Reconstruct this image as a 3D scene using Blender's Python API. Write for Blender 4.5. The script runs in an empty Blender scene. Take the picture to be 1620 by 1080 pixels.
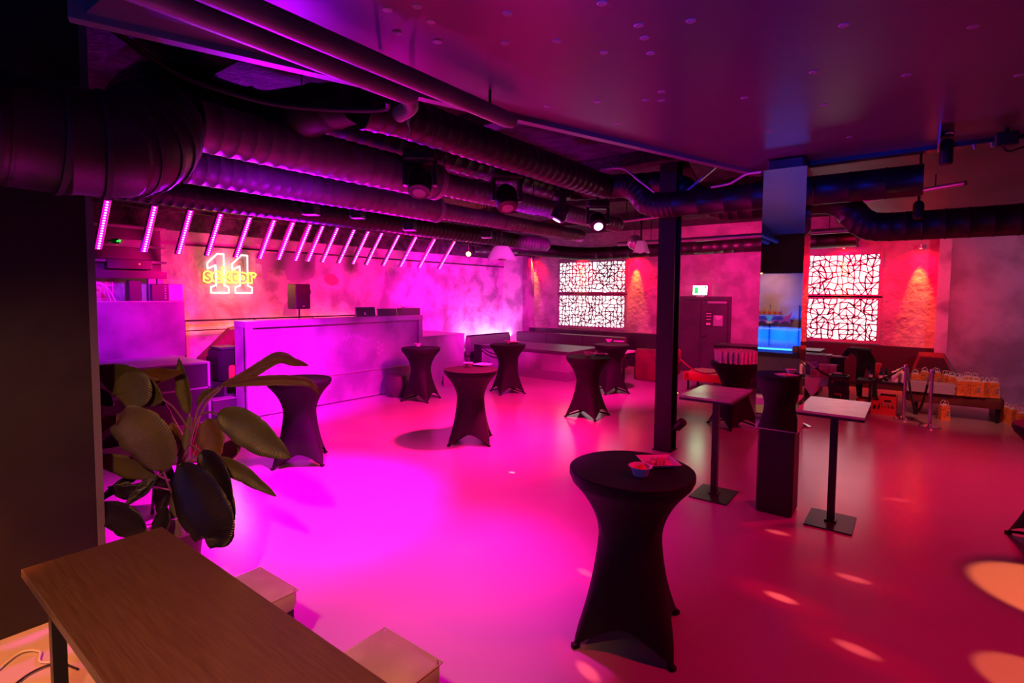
import bpy, math, random
from mathutils import Vector, Matrix, Euler, noise

C = bpy.context.scene.collection
S = bpy.context.scene
PI = math.pi

# ---------------------------------------------------------------- camera, world, exposure
YAW, PITCH, ROLL, FPX, CY, HC = .65264, .05688, .00715, 838.1, 511.9, 2.24
_f = Vector((-math.sin(YAW) * math.cos(PITCH), math.cos(YAW) * math.cos(PITCH), -math.sin(PITCH)))
_r = Vector((math.cos(YAW), math.sin(YAW), 0))
_u = _r.cross(_f)
RR = _r * math.cos(ROLL) + _u * math.sin(ROLL)
UU = -_r * math.sin(ROLL) + _u * math.cos(ROLL)
FF = _f
cam = bpy.data.cameras.new('camera')
camo = bpy.data.objects.new('camera', cam)
C.objects.link(camo)
m = Matrix.Identity(3)
m.col[0] = RR; m.col[1] = UU; m.col[2] = -FF
camo.matrix_world = Matrix.Translation((0, 0, HC)) @ m.to_4x4()
cam.sensor_fit = 'HORIZONTAL'
cam.sensor_width = 36
cam.lens = FPX / 1620 * 36
cam.shift_y = (CY - 540) / 1620
cam.clip_start = .05
S.camera = camo
S.view_settings.view_transform = 'Standard'
S.view_settings.look = 'None'
S.view_settings.gamma = 1
S.view_settings.exposure = 0.0
S.view_settings.use_curve_mapping = False
w = bpy.data.worlds.new('world'); S.world = w
w.use_nodes = True
w.node_tree.nodes['Background'].inputs[0].default_value = (.02, .002, .012, 1)
w.node_tree.nodes['Background'].inputs[1].default_value = 1.0

def at(px, py, X=None, Y=None, z=None, d=None):
    """point of the room seen at pixel (px, py) on a plane X=, Y=, z= or at depth d"""
    v = FF + RR * ((px - 810) / FPX) - UU * ((py - CY) / FPX)
    if d is not None: t = d
    elif X is not None: t = X / v.x
    elif Y is not None: t = Y / v.y
    else: t = (z - HC) / v.z
    return Vector((0, 0, HC)) + v * t

def light(kind, name, loc, power, col, target=None, size=.1, cone=60, blend=.6, shape=None, sy=None):
    l = bpy.data.lights.new(name, kind)
    l.energy = power; l.color = col
    if kind == 'SPOT':
        l.spot_size = math.radians(cone); l.spot_blend = blend; l.shadow_soft_size = size
    elif kind == 'POINT': l.shadow_soft_size = size
    elif kind == 'AREA':
        l.size = size
        if sy: l.shape = 'RECTANGLE'; l.size_y = sy
    o = bpy.data.objects.new(name, l); C.objects.link(o)
    o.location = loc
    if target is not None:
        o.rotation_euler = (Vector(target) - Vector(loc)).to_track_quat('-Z', 'Y').to_euler()
    return o

MAG = (1, 0, .62); PINK = (1, .0, .28); RED = (1, 0, .06); PURP = (.55, 0, 1)
# stage wash from the moving heads, plus added fill spots without lamp bodies
light('SPOT', 'wash_magenta', (-4.6, 4.6, 3.2), 3400, (1, 0, .72), (-5.3, 2.9, 0), .12, 66, .9)
light('SPOT', 'wash_magenta_near', (-3.0, 4.3, 3.3), 1250, (1, 0, .62), (-2.9, 2.9, 0), .12, 55, 1)
light('SPOT', 'wash_ball', (-3.7, 8.7, 2.95), 60, (1, .12, .4), at(1004, 383, X=-5.1), .05, 30, .8)  # added spot, brightens the hanging ball
light('SPOT', 'wash_pink', (-4.4, 6.4, 3.05), 3700, (1, .003, .19), (-5.9, 6.5, 0), .12, 104, 1)
light('SPOT', 'wash_front', (-3.9, 3.2, 3.35), 1500, (1, 0, .32), (-3.9, 4.3, 0), .12, 84, 1)
light('SPOT', 'wash_stage', (-6.6, 3.2, 3.05), 4200, (.9, .003, 1), (-9.4, 5.2, .75), .12, 50, 1)
light('SPOT', 'wash_panel', (-8.6, 2.9, 3.1), 620, (.55, .0, 1), (-11.2, 3.4, 1.85), .12, 44, .6)  # added violet spot for the tall stage panel
light('SPOT', 'duct_violet', (-9.3, 5.2, 1.95), 2000, (.40, .0, 1), (-5.2, 4.0, 3.4), .1, 60, .9)  # added spot at the counter, colours the ducts violet
light('SPOT', 'duct_violet_up', (-4.95, 3.1, 2.35), 110, (.42, .0, 1), (-5.15, 3.1, 3.4), .12, 105, 1)  # added in mid-air below the ducts to light their undersides
light('SPOT', 'duct_violet_far', (-4.6, 6.2, 2.5), 90, (.55, .0, 1), (-4.6, 6.4, 3.4), .12, 110, 1)  # second added spot, farther along under the ducts
light('SPOT', 'duct_pink', (-8.9, 7.6, 2.0), 500, (1, .0, .55), (-4.6, 6.4, 3.5), .1, 70, .9)  # added pink spot aimed up at the ducts
light('SPOT', 'wash_stage_mid', (-5.6, 6.6, 3.1), 620, (.9, .0, .9), (-9.5, 8.6, .9), .12, 60, .9)
light('SPOT', 'wash_sign_wall', (-8.3, 5.2, 3.0), 1100, (1, .0, .22), (-11.8, 5.4, 2.3), .12, 95, .9)
light('SPOT', 'wash_wall_mid', (-8.3, 8.4, 3.0), 1100, (1, .0, .34), (-11.8, 9.4, 2.3), .12, 95, .9)
light('SPOT', 'wash_stage_end', (-5.0, 9.6, 3.05), 5200, (1, .0, .62), (-11.6, 12.6, 1.8), .12, 58, .9)
light('SPOT', 'wash_lounge', (-4.6, 9.4, 3.05), 1700, (1, .0, .26), (-6.2, 11.2, .3), .12, 96, 1)
light('SPOT', 'wash_wrapped', (-4.9, 7.7, 2.95), 260, (1, .05, .75), (-7.0, 8.75, 3.1), .08, 26, .9)  # added spot, lifts the cloth-wrapped lamp
light('SPOT', 'fill_right', (1.5, 8.5, 3.3), 600, (1, 0, .07), (-.5, 8.6, 0), .15, 120, .8)  # added red fill at the right, no fixture
light('SPOT', 'fill_near', (.6, 3.6, 3.4), 300, (1, 0, .06), (-.8, 3.4, 0), .15, 120, .8)  # added red fill over the near floor, no fixture
light('SPOT', 'wash_door_wall', (-3.6, 11.6, 3.0), 950, (1, .01, .22), (-4.3, 15.4, 2.2), .15, 105, .9)  # added to brighten the wall above the door
light('SPOT', 'wash_red_wall', (-1.2, 12.0, 3.2), 800, (1, .0, .04), (-.6, 15.5, 2.1), .15, 70, .9)
light('SPOT', 'fill_grey_wall', (2.4, 11.0, 3.3), 330, (1, .2, .5), (2.6, 15.2, 2.1), .2, 95, .9)  # added fill for the wall right of the pilaster
light('SPOT', 'fill_bags', (.9, 9.6, 3.4), 300, (1, .24, .2), (.5, 12.6, .5), .1, 42, .9)  # added fill that brightens the bags and bench

# ---------------------------------------------------------------- materials
def mat(name, col=(.5, .5, .5), rough=.5, metal=0, emit=None, es=0, spec=None, alpha=None, trans=0, coat=0):
    m = bpy.data.materials.new(name); m.use_nodes = True
    b = m.node_tree.nodes['Principled BSDF']
    b.inputs['Base Color'].default_value = (*col, 1)
    b.inputs['Roughness'].default_value = rough
    b.inputs['Metallic'].default_value = metal
    if spec is not None: b.inputs['Specular IOR Level'].default_value = spec
    if emit: b.inputs['Emission Color'].default_value = (*emit, 1); b.inputs['Emission Strength'].default_value = es
    if trans: b.inputs['Transmission Weight'].default_value = trans
    if coat: b.inputs['Coat Weight'].default_value = coat
    return m

def tex(m, kind='noise', scale=3, c1=(.3, .3, .3), c2=(.5, .5, .5), bump=.2, detail=6, stretch=(1, 1, 1), lo=.35, hi=.65, rlo=None, rhi=None, bscale=None, coord='Object', dist=.02):
    """procedural mottling of the base colour and a bump"""
    nt = m.node_tree; N = nt.nodes; L = nt.links; b = N['Principled BSDF']
    tc = N.new('ShaderNodeTexCoord'); mp = N.new('ShaderNodeMapping')
    mp.inputs['Scale'].default_value = stretch
    L.new(tc.outputs[coord], mp.inputs[0])
    if kind == 'noise':
        t = N.new('ShaderNodeTexNoise'); t.inputs['Scale'].default_value = scale; t.inputs['Detail'].default_value = detail
        t.inputs['Distortion'].default_value = .25
        fac = t.outputs['Fac']
    else:
        t = N.new('ShaderNodeTexWave'); t.inputs['Scale'].default_value = scale; t.inputs['Distortion'].default_value = 6
        t.inputs['Detail'].default_value = 4; t.inputs['Detail Scale'].default_value = 2
        fac = t.outputs['Fac']
    L.new(mp.outputs[0], t.inputs['Vector'])
    r = N.new('ShaderNodeValToRGB')
    r.color_ramp.interpolation = 'EASE'
    r.color_ramp.elements[0].position = lo; r.color_ramp.elements[1].position = hi
    r.color_ramp.elements[0].color = (*c1, 1); r.color_ramp.elements[1].color = (*c2, 1)
    L.new(fac, r.inputs[0]); L.new(r.outputs[0], b.inputs['Base Color'])
    if rlo is not None:
        mr = N.new('ShaderNodeMapRange'); mr.interpolation_type = 'SMOOTHSTEP'; mr.inputs[1].default_value = .2; mr.inputs[2].default_value = .8
        mr.inputs[3].default_value = rlo; mr.inputs[4].default_value = rhi
        L.new(fac, mr.inputs[0]); L.new(mr.outputs[0], b.inputs['Roughness'])
    if bump:
        t2 = N.new('ShaderNodeTexNoise'); t2.inputs['Scale'].default_value = bscale or scale * 4; t2.inputs['Detail'].default_value = 8
        L.new(mp.outputs[0], t2.inputs['Vector'])
        bp = N.new('ShaderNodeBump'); bp.inputs['Strength'].default_value = bump; bp.inputs['Distance'].default_value = dist
        L.new(t2.outputs['Fac'], bp.inputs['Height']); L.new(bp.outputs[0], b.inputs['Normal'])
    return m

M = {}
M['floor'] = tex(mat('floor_concrete'), scale=.9, c1=(.34, .29, .30), c2=(.40, .345, .35), bump=.05, bscale=14, detail=2, lo=.1, hi=.9)
M['floor'].node_tree.nodes['Principled BSDF'].inputs['Roughness'].default_value = .205
M['plaster'] = tex(mat('plaster', rough=.8), scale=1.7, c1=(.24, .18, .25), c2=(.54, .47, .52), bump=.8, bscale=7, lo=.33, hi=.60, detail=9, dist=.04)
M['plaster_dark'] = tex(mat('plaster_grey', rough=.75), scale=1.3, c1=(.2, .17, .19), c2=(.36, .32, .34), bump=.5, bscale=6)
M['rough_wall'] = tex(mat('rough_render', rough=.7), scale=2.2, c1=(.32, .28, .3), c2=(.5, .45, .47), bump=.9, bscale=9, dist=.06)
M['dark_wall'] = tex(mat('dark_brown_paint', rough=.55), scale=2, c1=(.009, .005, .0045), c2=(.017, .010, .0085), bump=.35, bscale=4)
M['ceil'] = tex(mat('ceiling_dark_paint', rough=.4), scale=.6, c1=(.075, .06, .075), c2=(.11, .09, .11), bump=.12, bscale=2.5, detail=2, lo=.1, hi=.9, dist=.02)
M['ceil'].node_tree.nodes['Principled BSDF'].inputs['Roughness'].default_value = .29
M['ceil_raw'] = tex(mat('raw_ceiling', rough=.9), scale=5, c1=(.02, .02, .02), c2=(.06, .055, .06), bump=.8, bscale=20, dist=.05)
M['ceil_pale'] = tex(mat('ceiling_far_paint', rough=.55), scale=.7, c1=(.06, .05, .055), c2=(.10, .085, .095), bump=.1, bscale=3)
M['duct'] = tex(mat('black_duct_paint', rough=.42), scale=4, c1=(.008, .007, .008), c2=(.018, .015, .018), bump=.1, bscale=12)
M['duct_pale'] = tex(mat('grey_duct_paint', rough=.4), scale=4, c1=(.11, .085, .115), c2=(.16, .13, .17), bump=.1, bscale=12)
M['seam'] = mat('duct_seam', (.02, .02, .03), .5)
M['black'] = mat('black_plastic', (.012, .012, .013), .4)
M['black_metal'] = mat('black_steel', (.02, .02, .022), .35, .3)
M['black_gap'] = mat('matt_black', (.004, .004, .004), .9)
M['mirror'] = mat('mirror_glass', (.86, .86, .88), .015, 1)
M['chrome'] = mat('chrome', (.75, .75, .78), .18, 1)
M['brass'] = mat('brass', (.8, .55, .3), .22, 1)
M['pale_metal'] = mat('pale_metal', (.55, .5, .55), .35, .7)
M['cloth'] = tex(mat('black_stretch_fabric', rough=.7), scale=40, c1=(.0035, .003, .004), c2=(.006, .005, .0065), bump=.1, bscale=200, dist=.002)
M['cloth'].node_tree.nodes['Principled BSDF'].inputs['Specular IOR Level'].default_value = .3
M['white'] = mat('white_plastic', (.8, .8, .8), .35)
M['paper'] = mat('white_paper', (.75, .73, .75), .7)
M['popcorn'] = tex(mat('popcorn', rough=.8), scale=40, c1=(.55, .42, .2), c2=(.85, .78, .6), bump=.4, bscale=90)
M['fruit'] = tex(mat('sweets', rough=.35), scale=35, c1=(.75, .08, .05), c2=(.85, .45, .08), bump=.2)
M['glass'] = mat('drinking_glass', (1, 1, 1), .03, trans=1)
M['glass'].node_tree.nodes['Principled BSDF'].inputs['IOR'].default_value = 1.3
M['wood'] = tex(mat('oak_tabletop', rough=.38), 'noise', scale=9, c1=(.085, .036, .02), c2=(.14, .066, .038), bump=.25, bscale=18, stretch=(.45, 13, 1), lo=.2, hi=.8, rlo=.28, rhi=.42, dist=.004)
M['board'] = tex(mat('pale_laminate', rough=.22), scale=5, c1=(.34, .32, .34), c2=(.5, .47, .5), bump=.1, bscale=40, stretch=(1, 12, 1), dist=.003)
M['leather'] = tex(mat('beige_leatherette', rough=.42), scale=3, c1=(.36, .27, .24), c2=(.46, .36, .33), bump=.15, bscale=60, dist=.003)
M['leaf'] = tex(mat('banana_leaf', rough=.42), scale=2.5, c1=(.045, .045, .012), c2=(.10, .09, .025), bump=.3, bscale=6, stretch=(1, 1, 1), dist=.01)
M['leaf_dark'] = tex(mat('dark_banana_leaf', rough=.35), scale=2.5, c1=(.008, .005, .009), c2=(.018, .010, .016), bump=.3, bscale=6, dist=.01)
M['leaf_red'] = tex(mat('red_lit_banana_leaf', rough=.4), scale=3, c1=(.12, .05, .02), c2=(.2, .11, .03), bump=.3, bscale=6, dist=.01)
def leaf_mat(name, c1, c2, rough=.42):
    m = mat(name, c1, rough); nt = m.node_tree; N = nt.nodes; L = nt.links; b = N['Principled BSDF']
    uv = N.new('ShaderNodeUVMap'); uv.uv_map = 'UVMap'
    w_ = N.new('ShaderNodeTexWave'); w_.bands_direction = 'X'; w_.inputs['Scale'].default_value = 11; w_.inputs['Distortion'].default_value = 1.2
    w_.inputs['Detail'].default_value = 3
    L.new(uv.outputs[0], w_.inputs['Vector'])
    n_ = N.new('ShaderNodeTexNoise'); n_.inputs['Scale'].default_value = 2.2; L.new(uv.outputs[0], n_.inputs['Vector'])
    mx = N.new('ShaderNodeMath'); mx.operation = 'MULTIPLY'; L.new(w_.outputs['Fac'], mx.inputs[0]); L.new(n_.outputs['Fac'], mx.inputs[1])
    r = N.new('ShaderNodeValToRGB'); r.color_ramp.elements[0].position = .05; r.color_ramp.elements[1].position = .6
    r.color_ramp.elements[0].color = (*c1, 1); r.color_ramp.elements[1].color = (*c2, 1)
    L.new(mx.outputs[0], r.inputs[0]); L.new(r.outputs[0], b.inputs['Base Color'])
    bp = N.new('ShaderNodeBump'); bp.inputs['Strength'].default_value = .6; bp.inputs['Distance'].default_value = .003
    L.new(w_.outputs['Fac'], bp.inputs['Height']); L.new(bp.outputs[0], b.inputs['Normal'])
    return m
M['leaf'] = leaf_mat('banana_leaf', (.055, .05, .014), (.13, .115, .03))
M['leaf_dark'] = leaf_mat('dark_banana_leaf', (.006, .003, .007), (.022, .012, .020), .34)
M['leaf_red'] = leaf_mat('red_lit_banana_leaf', (.08, .03, .012), (.22, .10, .03), .4)  # red light on some leaves is put into this reddish colour
M['stalk'] = mat('leaf_stalk', (.16, .10, .07), .45)
M['trunk'] = mat('plant_trunk', (.09, .08, .05), .6)
M['stage'] = tex(mat('grey_stage_board', rough=.42), scale=1.2, c1=(.18, .16, .20), c2=(.34, .30, .36), bump=.15, bscale=8, rlo=.3, rhi=.5)
M['stage_dark'] = tex(mat('dark_stage_board', rough=.4), scale=1.4, c1=(.028, .024, .032), c2=(.05, .044, .056), bump=.15, bscale=8)
M['tan'] = mat('tan_carpet', (.32, .2, .14), .9)
M['sofa'] = mat('dark_leatherette', (.06, .045, .06), .45)
M['red_fab'] = mat('red_leatherette', (.35, .03, .03), .5)
M['red_plastic'] = mat('red_plastic', (.6, .03, .03), .45)
M['bench'] = tex(mat('dark_red_upholstery', rough=.6), scale=3, c1=(.10, .02, .02), c2=(.16, .03, .03), bump=.1)
M['bag'] = tex(mat('orange_paper', rough=.7), scale=6, c1=(.72, .22, .05), c2=(.85, .31, .08), bump=.2, bscale=10)
M['print'] = mat('bag_print', (.12, .03, .05), .7)
M['print_blue'] = mat('bag_emblem', (.25, .22, .35), .7)
M['lilac_box'] = mat('grey_cardboard', (.42, .38, .48), .7)
M['card'] = tex(mat('printed_cardboard', rough=.7), scale=7, c1=(.35, .2, .2), c2=(.7, .55, .55), bump=0)
M['blue_card'] = tex(mat('blue_packaging', rough=.5), scale=9, c1=(.1, .12, .6), c2=(.5, .5, .8), bump=0)
M['cloth_white'] = mat('white_linen', (.7, .68, .72), .8)
M['grey_soft'] = mat('grey_plastic', (.3, .32, .34), .45)
M['skin'] = mat('skin', (.5, .3, .22), .5)
M['cloth_black'] = mat('black_clothing', (.014, .012, .015), .85)
M['hair'] = mat('dark_hair', (.02, .012, .01), .6)
M['door'] = tex(mat('dark_door_paint', rough=.5), scale=2, c1=(.05, .045, .06), c2=(.07, .06, .08), bump=.05)
M['orange'] = mat('orange_fabric', (.8, .15, .03), .7)
M['rope'] = mat('black_velvet_rope', (.01, .01, .012), .9)
M['rope_red'] = mat('red_velvet_rope', (.4, .03, .06), .8)
M['bottle'] = mat('dark_green_bottle', (.01, .06, .03), .1, trans=.3)
M['clear_bottle'] = mat('clear_bottle', (.75, .6, .7), .1, trans=.6)
M['cable'] = mat('black_cable', (.01, .01, .01), .5)
M['wire'] = mat('pale_wire', (.5, .45, .5), .6)
M['led'] = mat('led_magenta', (0, 0, 0), .5, emit=(1, .30, .92), es=4.6)
M['led_lens'] = mat('led_bar_lens', (.25, .02, .25), .3, emit=(1, 0, .62), es=1.1)
M['neon_white'] = mat('neon_white', (0, 0, 0), .5, emit=(1, .9, .82), es=2.2)
M['neon_yellow'] = mat('neon_yellow', (0, 0, 0), .5, emit=(1, .56, .05), es=4)
M['backlight'] = mat('backlight_white', (0, 0, 0), .5, emit=(1, .86, .93), es=2.1)
M['exit'] = mat('exit_sign_face', (0, 0, 0), .5, emit=(.66, 1, .60), es=18)
M['exit_green'] = mat('exit_sign_green', (0, 0, 0), .5, emit=(.02, .6, .12), es=1.5)
M['red_lamp'] = mat('red_lamp_lens', (0, 0, 0), .5, emit=(1, .12, .03), es=40)
M['mag_lamp'] = mat('magenta_lamp_lens', (0, 0, 0), .5, emit=(1, .2, 1), es=12)
M['mag_dim'] = mat('dim_magenta_lens', (.05, 0, .05), .3, emit=(1, .03, .35), es=.12)
M['warm_lamp'] = mat('warm_lamp_lens', (0, 0, 0), .5, emit=(1, .45, .12), es=8)
M['blue_led'] = mat('blue_led', (0, 0, 0), .5, emit=(.03, .22, 1), es=5)
M['cyan_spark'] = mat('cyan_indicator', (0, 0, 0), .5, emit=(.1, .6, 1), es=8)
M['green_spark'] = mat('green_indicator', (0, 0, 0), .5, emit=(.02, .8, .05), es=3)
M['red_spark'] = mat('red_indicator', (0, 0, 0), .5, emit=(1, .05, .05), es=5)
M['mural'] = mat('mural_paint', (.30, .16, .36), .85)
M['mural_red'] = mat('mural_red_paint', (.5, .12, .2), .85)
M['fabric_wrap'] = mat('pale_wrapping_cloth', (.75, .7, .75), .75)
M['ball'] = mat('disco_ball_shell', (.8, .75, .78), .25, .6)
M['orange_box'] = mat('yellow_carton', (.9, .5, .08), .6)
M['strip_glow'] = mat('orange_led_strip', (0, 0, 0), .5, emit=(1, .16, .02), es=2.5)

# ---------------------------------------------------------------- mesh builder
class MB:
    def __init__(s): s.v = []; s.f = []
    def add(s, vs, fs, mx=None):
        n = len(s.v)
        s.v += [tuple((mx @ Vector(p)) if mx else p) for p in vs]
        s.f += [tuple(i + n for i in f) for f in fs]; return s
    def box(s, x0, x1, y0, y1, z0, z1, mx=None):
        vs = [(x, y, z) for z in (z0, z1) for y in (y0, y1) for x in (x0, x1)]
        return s.add(vs, [(0, 2, 3, 1), (4, 5, 7, 6), (0, 1, 5, 4), (2, 6, 7, 3), (0, 4, 6, 2), (1, 3, 7, 5)], mx)
    def rbox(s, x0, x1, y0, y1, z0, z1, r=.01, mx=None):
        """box with chamfered vertical edges and a chamfered top and bottom rim"""
        r = min(r, (x1 - x0) * .45, (y1 - y0) * .45, (z1 - z0) * .45)
        def ring(i, z):
            a, b, c, d = x0 + i, x1 - i, y0 + i, y1 - i; k = r
            return [(a + k, c, z), (b - k, c, z), (b, c + k, z), (b, d - k, z), (b - k, d, z), (a + k, d, z), (a, d - k, z), (a, c + k, z)]
        q = r * .3
        rings = [ring(r, z0), ring(q, z0 + q), ring(0, z0 + r), ring(0, z1 - r), ring(q, z1 - q), ring(r, z1)]
        vs = sum(rings, []); fs = [tuple(range(7, -1, -1)), tuple(range(40, 48))]
        for k in range(5):
            for i in range(8):
                j = (i + 1) % 8; fs.append((k * 8 + i, k * 8 + j, k * 8 + 8 + j, k * 8 + 8 + i))
        return s.add(vs, fs, mx)
    def prism(s, pts, z0, z1, mx=None):
        n = len(pts)
        ar = sum(pts[i][0] * pts[(i + 1) % n][1] - pts[(i + 1) % n][0] * pts[i][1] for i in range(n))
        if ar < 0: pts = pts[::-1]
        vs = [(p[0], p[1], z0) for p in pts] + [(p[0], p[1], z1) for p in pts]
        fs = [tuple(range(n - 1, -1, -1)), tuple(range(n, 2 * n))] + [(i, (i + 1) % n, n + (i + 1) % n, n + i) for i in range(n)]
        return s.add(vs, fs, mx)
    def lathe(s, prof, n=24, mx=None, cap=True):
        vs = []; fs = []
        for r, z in prof:
            for i in range(n): a = 2 * PI * i / n; vs.append((r * math.cos(a), r * math.sin(a), z))
        for k in range(len(prof) - 1):
            for i in range(n):
                j = (i + 1) % n; fs.append((k * n + i, k * n + j, (k + 1) * n + j, (k + 1) * n + i))
        if cap:
            fs.append(tuple(range(n - 1, -1, -1))); fs.append(tuple(range((len(prof) - 1) * n, len(prof) * n)))
        return s.add(vs, fs, mx)
    def tube(s, pts, r, n=10, cap=True, ridge=0):
        pts = [Vector(p) for p in pts]; k = len(pts)
        rs = r if isinstance(r, (list, tuple)) else [r] * k
        vs = []; fs = []; up = None
        for i, p in enumerate(pts):
            t = (pts[min(i + 1, k - 1)] - pts[max(i - 1, 0)]).normalized()
            if up is None:
                up = Vector((0, 0, 1)) if abs(t.z) < .9 else Vector((1, 0, 0))
            a = (up - t * up.dot(t)).normalized(); up = a; b = t.cross(a)
            for j in range(n):
                q = 2 * PI * j / n; vs.append(tuple(p + (a * math.cos(q) + b * math.sin(q)) * rs[i]))
        for i in range(k - 1):
            for j in range(n):
                l = (j + 1) % n; fs.append((i * n + j, (i + 1) * n + j, (i + 1) * n + l, i * n + l))
        if cap: fs += [tuple(range(n)), tuple(range(k * n - 1, (k - 1) * n - 1, -1))]
        return s.add(vs, fs)
    def ball(s, c, r, nu=16, nv=10, sc=(1, 1, 1), mx=None):
        prof = [(max(1e-4, r * math.sin(PI * i / nv)), -r * math.cos(PI * i / nv)) for i in range(nv + 1)]
        k = Matrix.Translation(c) @ Matrix.Diagonal((*sc, 1))
        return s.lathe(prof, nu, (mx @ k) if mx else k, cap=False)
    def build(s, name, m, parent=None, smooth=False, loc=None, kind=None, label=None, cat=None, group=None, rot=None):
        me = bpy.data.meshes.new(name); me.from_pydata(s.v, [], s.f); me.update()
        if smooth:
            me.polygons.foreach_set('use_smooth', [True] * len(me.polygons))
            try: me.set_sharp_from_angle(angle=math.radians(38))
            except Exception: pass
        me.materials.append(M[m] if isinstance(m, str) else m)
        o = bpy.data.objects.new(name, me); C.objects.link(o)
        if parent: o.parent = parent
        if loc is not None: o.location = loc
        if rot is not None: o.rotation_euler = rot
        tag(o, label, cat, group, kind)
        return o

def tag(o, label=None, cat=None, group=None, kind=None):
    if label: o['label'] = label
    if cat: o['category'] = cat
    if group: o['group'] = group
    if kind: o['kind'] = kind
    return o
def thing(name, label, cat, loc=(0, 0, 0), rz=0, group=None):
    o = bpy.data.objects.new(name, None); C.objects.link(o)
    o.empty_display_size = .1
    o.location = loc; o.rotation_euler = (0, 0, rz)
    return tag(o, label, cat, group)
def dup(root, loc=None, rz=None, label=None, group=None, par=None):
    r = root.copy(); C.objects.link(r)
    if par is not None: r.parent = par
    if loc is not None: r.location = loc
    if rz is not None: r.rotation_euler = (0, 0, rz)
    if label: r['label'] = label
    if group: r['group'] = group
    for ch in list(root.children): dup(ch, par=r)
    return r
def struct(name, mb, m, smooth=False): return mb.build(name, m, kind='structure', smooth=smooth)
def Tm(x, y, z, rz=0, rx=0, ry=0): return Matrix.Translation((x, y, z)) @ Euler((rx, ry, rz)).to_matrix().to_4x4()
def lerp(a, b, t): return a + (b - a) * t
def spline(P, n=6):
    """Catmull-Rom through the points"""
    P = [Vector(p) for p in P]; Q = [P[0] * 2 - P[1]] + P + [P[-1] * 2 - P[-2]]; out = []
    for i in range(1, len(Q) - 2):
        for k in range(n):
            t = k / n; a, b, c, d = Q[i - 1], Q[i], Q[i + 1], Q[i + 2]
            out.append(.5 * ((2 * b) + (c - a) * t + (2 * a - 5 * b + 4 * c - d) * t * t + (3 * b - a - 3 * c + d) * t ** 3))
    return out + [P[-1]]
random.seed(7)

# ---------------------------------------------------------------- the setting
WL, WB = -11.8, 15.6
floor = struct('floor', MB().box(-12.1, 6, -3.5, 16, -.1, 0), 'floor')
struct('wall_left', MB().box(WL - .2, WL, 1.0, 16, 0, 4.4), 'plaster')
struct('wall_right', MB().box(5, 5.2, -3.5, 16, 0, 4.4), 'plaster_dark')
PX0 = at(1506, 376, Y=WB).x
struct('wall_back', MB().box(-12, PX0, WB, WB + .2, 0, 4.4), 'rough_wall')
struct('wall_back_right', MB().box(PX0, 5.2, WB - .35, WB + .2, 0, 4.4), 'plaster_dark')
PW = at(1491, 376, Y=WB).x
struct('trim_1', MB().box(PW - .05, PX0, WB - .37, WB, .0, 3.9), 'plaster')
CX = at(800, 450, Y=WB - .7).x
struct('trim_2', MB().box(WL, at(827, 450, Y=WB - .7).x, WB - .7, WB, 0, 3.55), 'plaster')
# dark wall by the camera, with its corner post
struct('wall_near', MB().box(-4.78, -4.58, -3.5, 1.14, 0, 4.4), 'dark_wall')
struct('trim_3', MB().box(-4.76, -4.575, 1.14, 1.185, 0, 4.3), mat('post_grey', (.13, .10, .13), .6))
struct('wall_hall', MB().box(-12, -4.7, .9, 1.1, 0, 4.4), 'dark_wall')
struct('wall_bar', MB().box(-4.6, 5, -3.5, -3.3, 0, 4.4), tex(mat('bar_wall', rough=.75), scale=1.5, c1=(.30, .22, .17), c2=(.42, .33, .27), bump=.3, bscale=5))
# ceilings: the smooth dropped slab, the raw ceiling over the ducts, the far ceiling
slab = [(5.1, -3.4), (-2.9, -3.4), (-2.9, .5), (-3.08, .86), (-3.36, .85), (-2.56, 3.3), (-1.94, 5.34), (-1.44, 6.45), (-1.2, 6.24), (5.1, 6.1)]
struct('ceiling', MB().prism(slab, 3.6, 3.72), 'ceil')
struct('ceiling_raw', MB().box(-12, 5.1, -3.5, 16, 4.25, 4.4), 'ceil_raw')
struct('ceiling_far', MB().prism([(5.1, 6.1), (-1.2, 6.24), (-1.9, 9.6), (-.5, 15.6), (5.1, 15.6)], 3.78, 3.9), 'ceil_pale')
# edge profile along the slab and the black channel at its far side
def bar(name, a, b, wd, h, m, **k):
    a = Vector(a); b = Vector(b); d = b - a; q = d.to_track_quat('X', 'Z').to_matrix().to_4x4()
    return MB().box(0, d.length, -wd / 2, wd / 2, -h / 2, h / 2, Matrix.Translation(a) @ q).build(name, m, **k)
bar('trim_4', (-3.36, .8, 3.63), (-1.45, 6.44, 3.63), .07, .13, M['pale_metal'].copy(), kind='structure').data.materials[0] = mat('edge_profile', (.16, .13, .16), .4)
bar('trim_5', (-1.25, 6.24, 3.62), (5, 6.12, 3.62), .12, .12, 'black_metal', kind='structure')
# raw ceiling joists and boards seen over the booth
for i, yy in enumerate([2.0, 4.6, 7.2, 9.8, 12.4]):
    bar('trim_%d' % (6 + i), (-12, yy, 4.17), (-3.6 + yy * .2, yy, 4.17), .22, .2, 'ceil_raw', kind='structure')
for i in range(8):
    xx = -11.3 + i * .22
    bar('trim_%d' % (12 + i), (xx, 1.2, 3.78 + (i % 3) * .05), (xx, 13.6, 3.78 + (i % 3) * .05), .1, .06, 'ceil_raw', kind='structure')
# picture rail and skirting line on the sign wall
rz = at(450, 398, X=WL).z
struct('trim_21', MB().box(WL, WL + .03, 1.2, 15.5, rz - .02, rz + .02), 'black_metal')

# dark fascia over the sign wall
struct('trim_25', MB().box(WL, WL + .12, 1.2, 15.0, 3.44, 4.25), 'ceil_raw')

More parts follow.
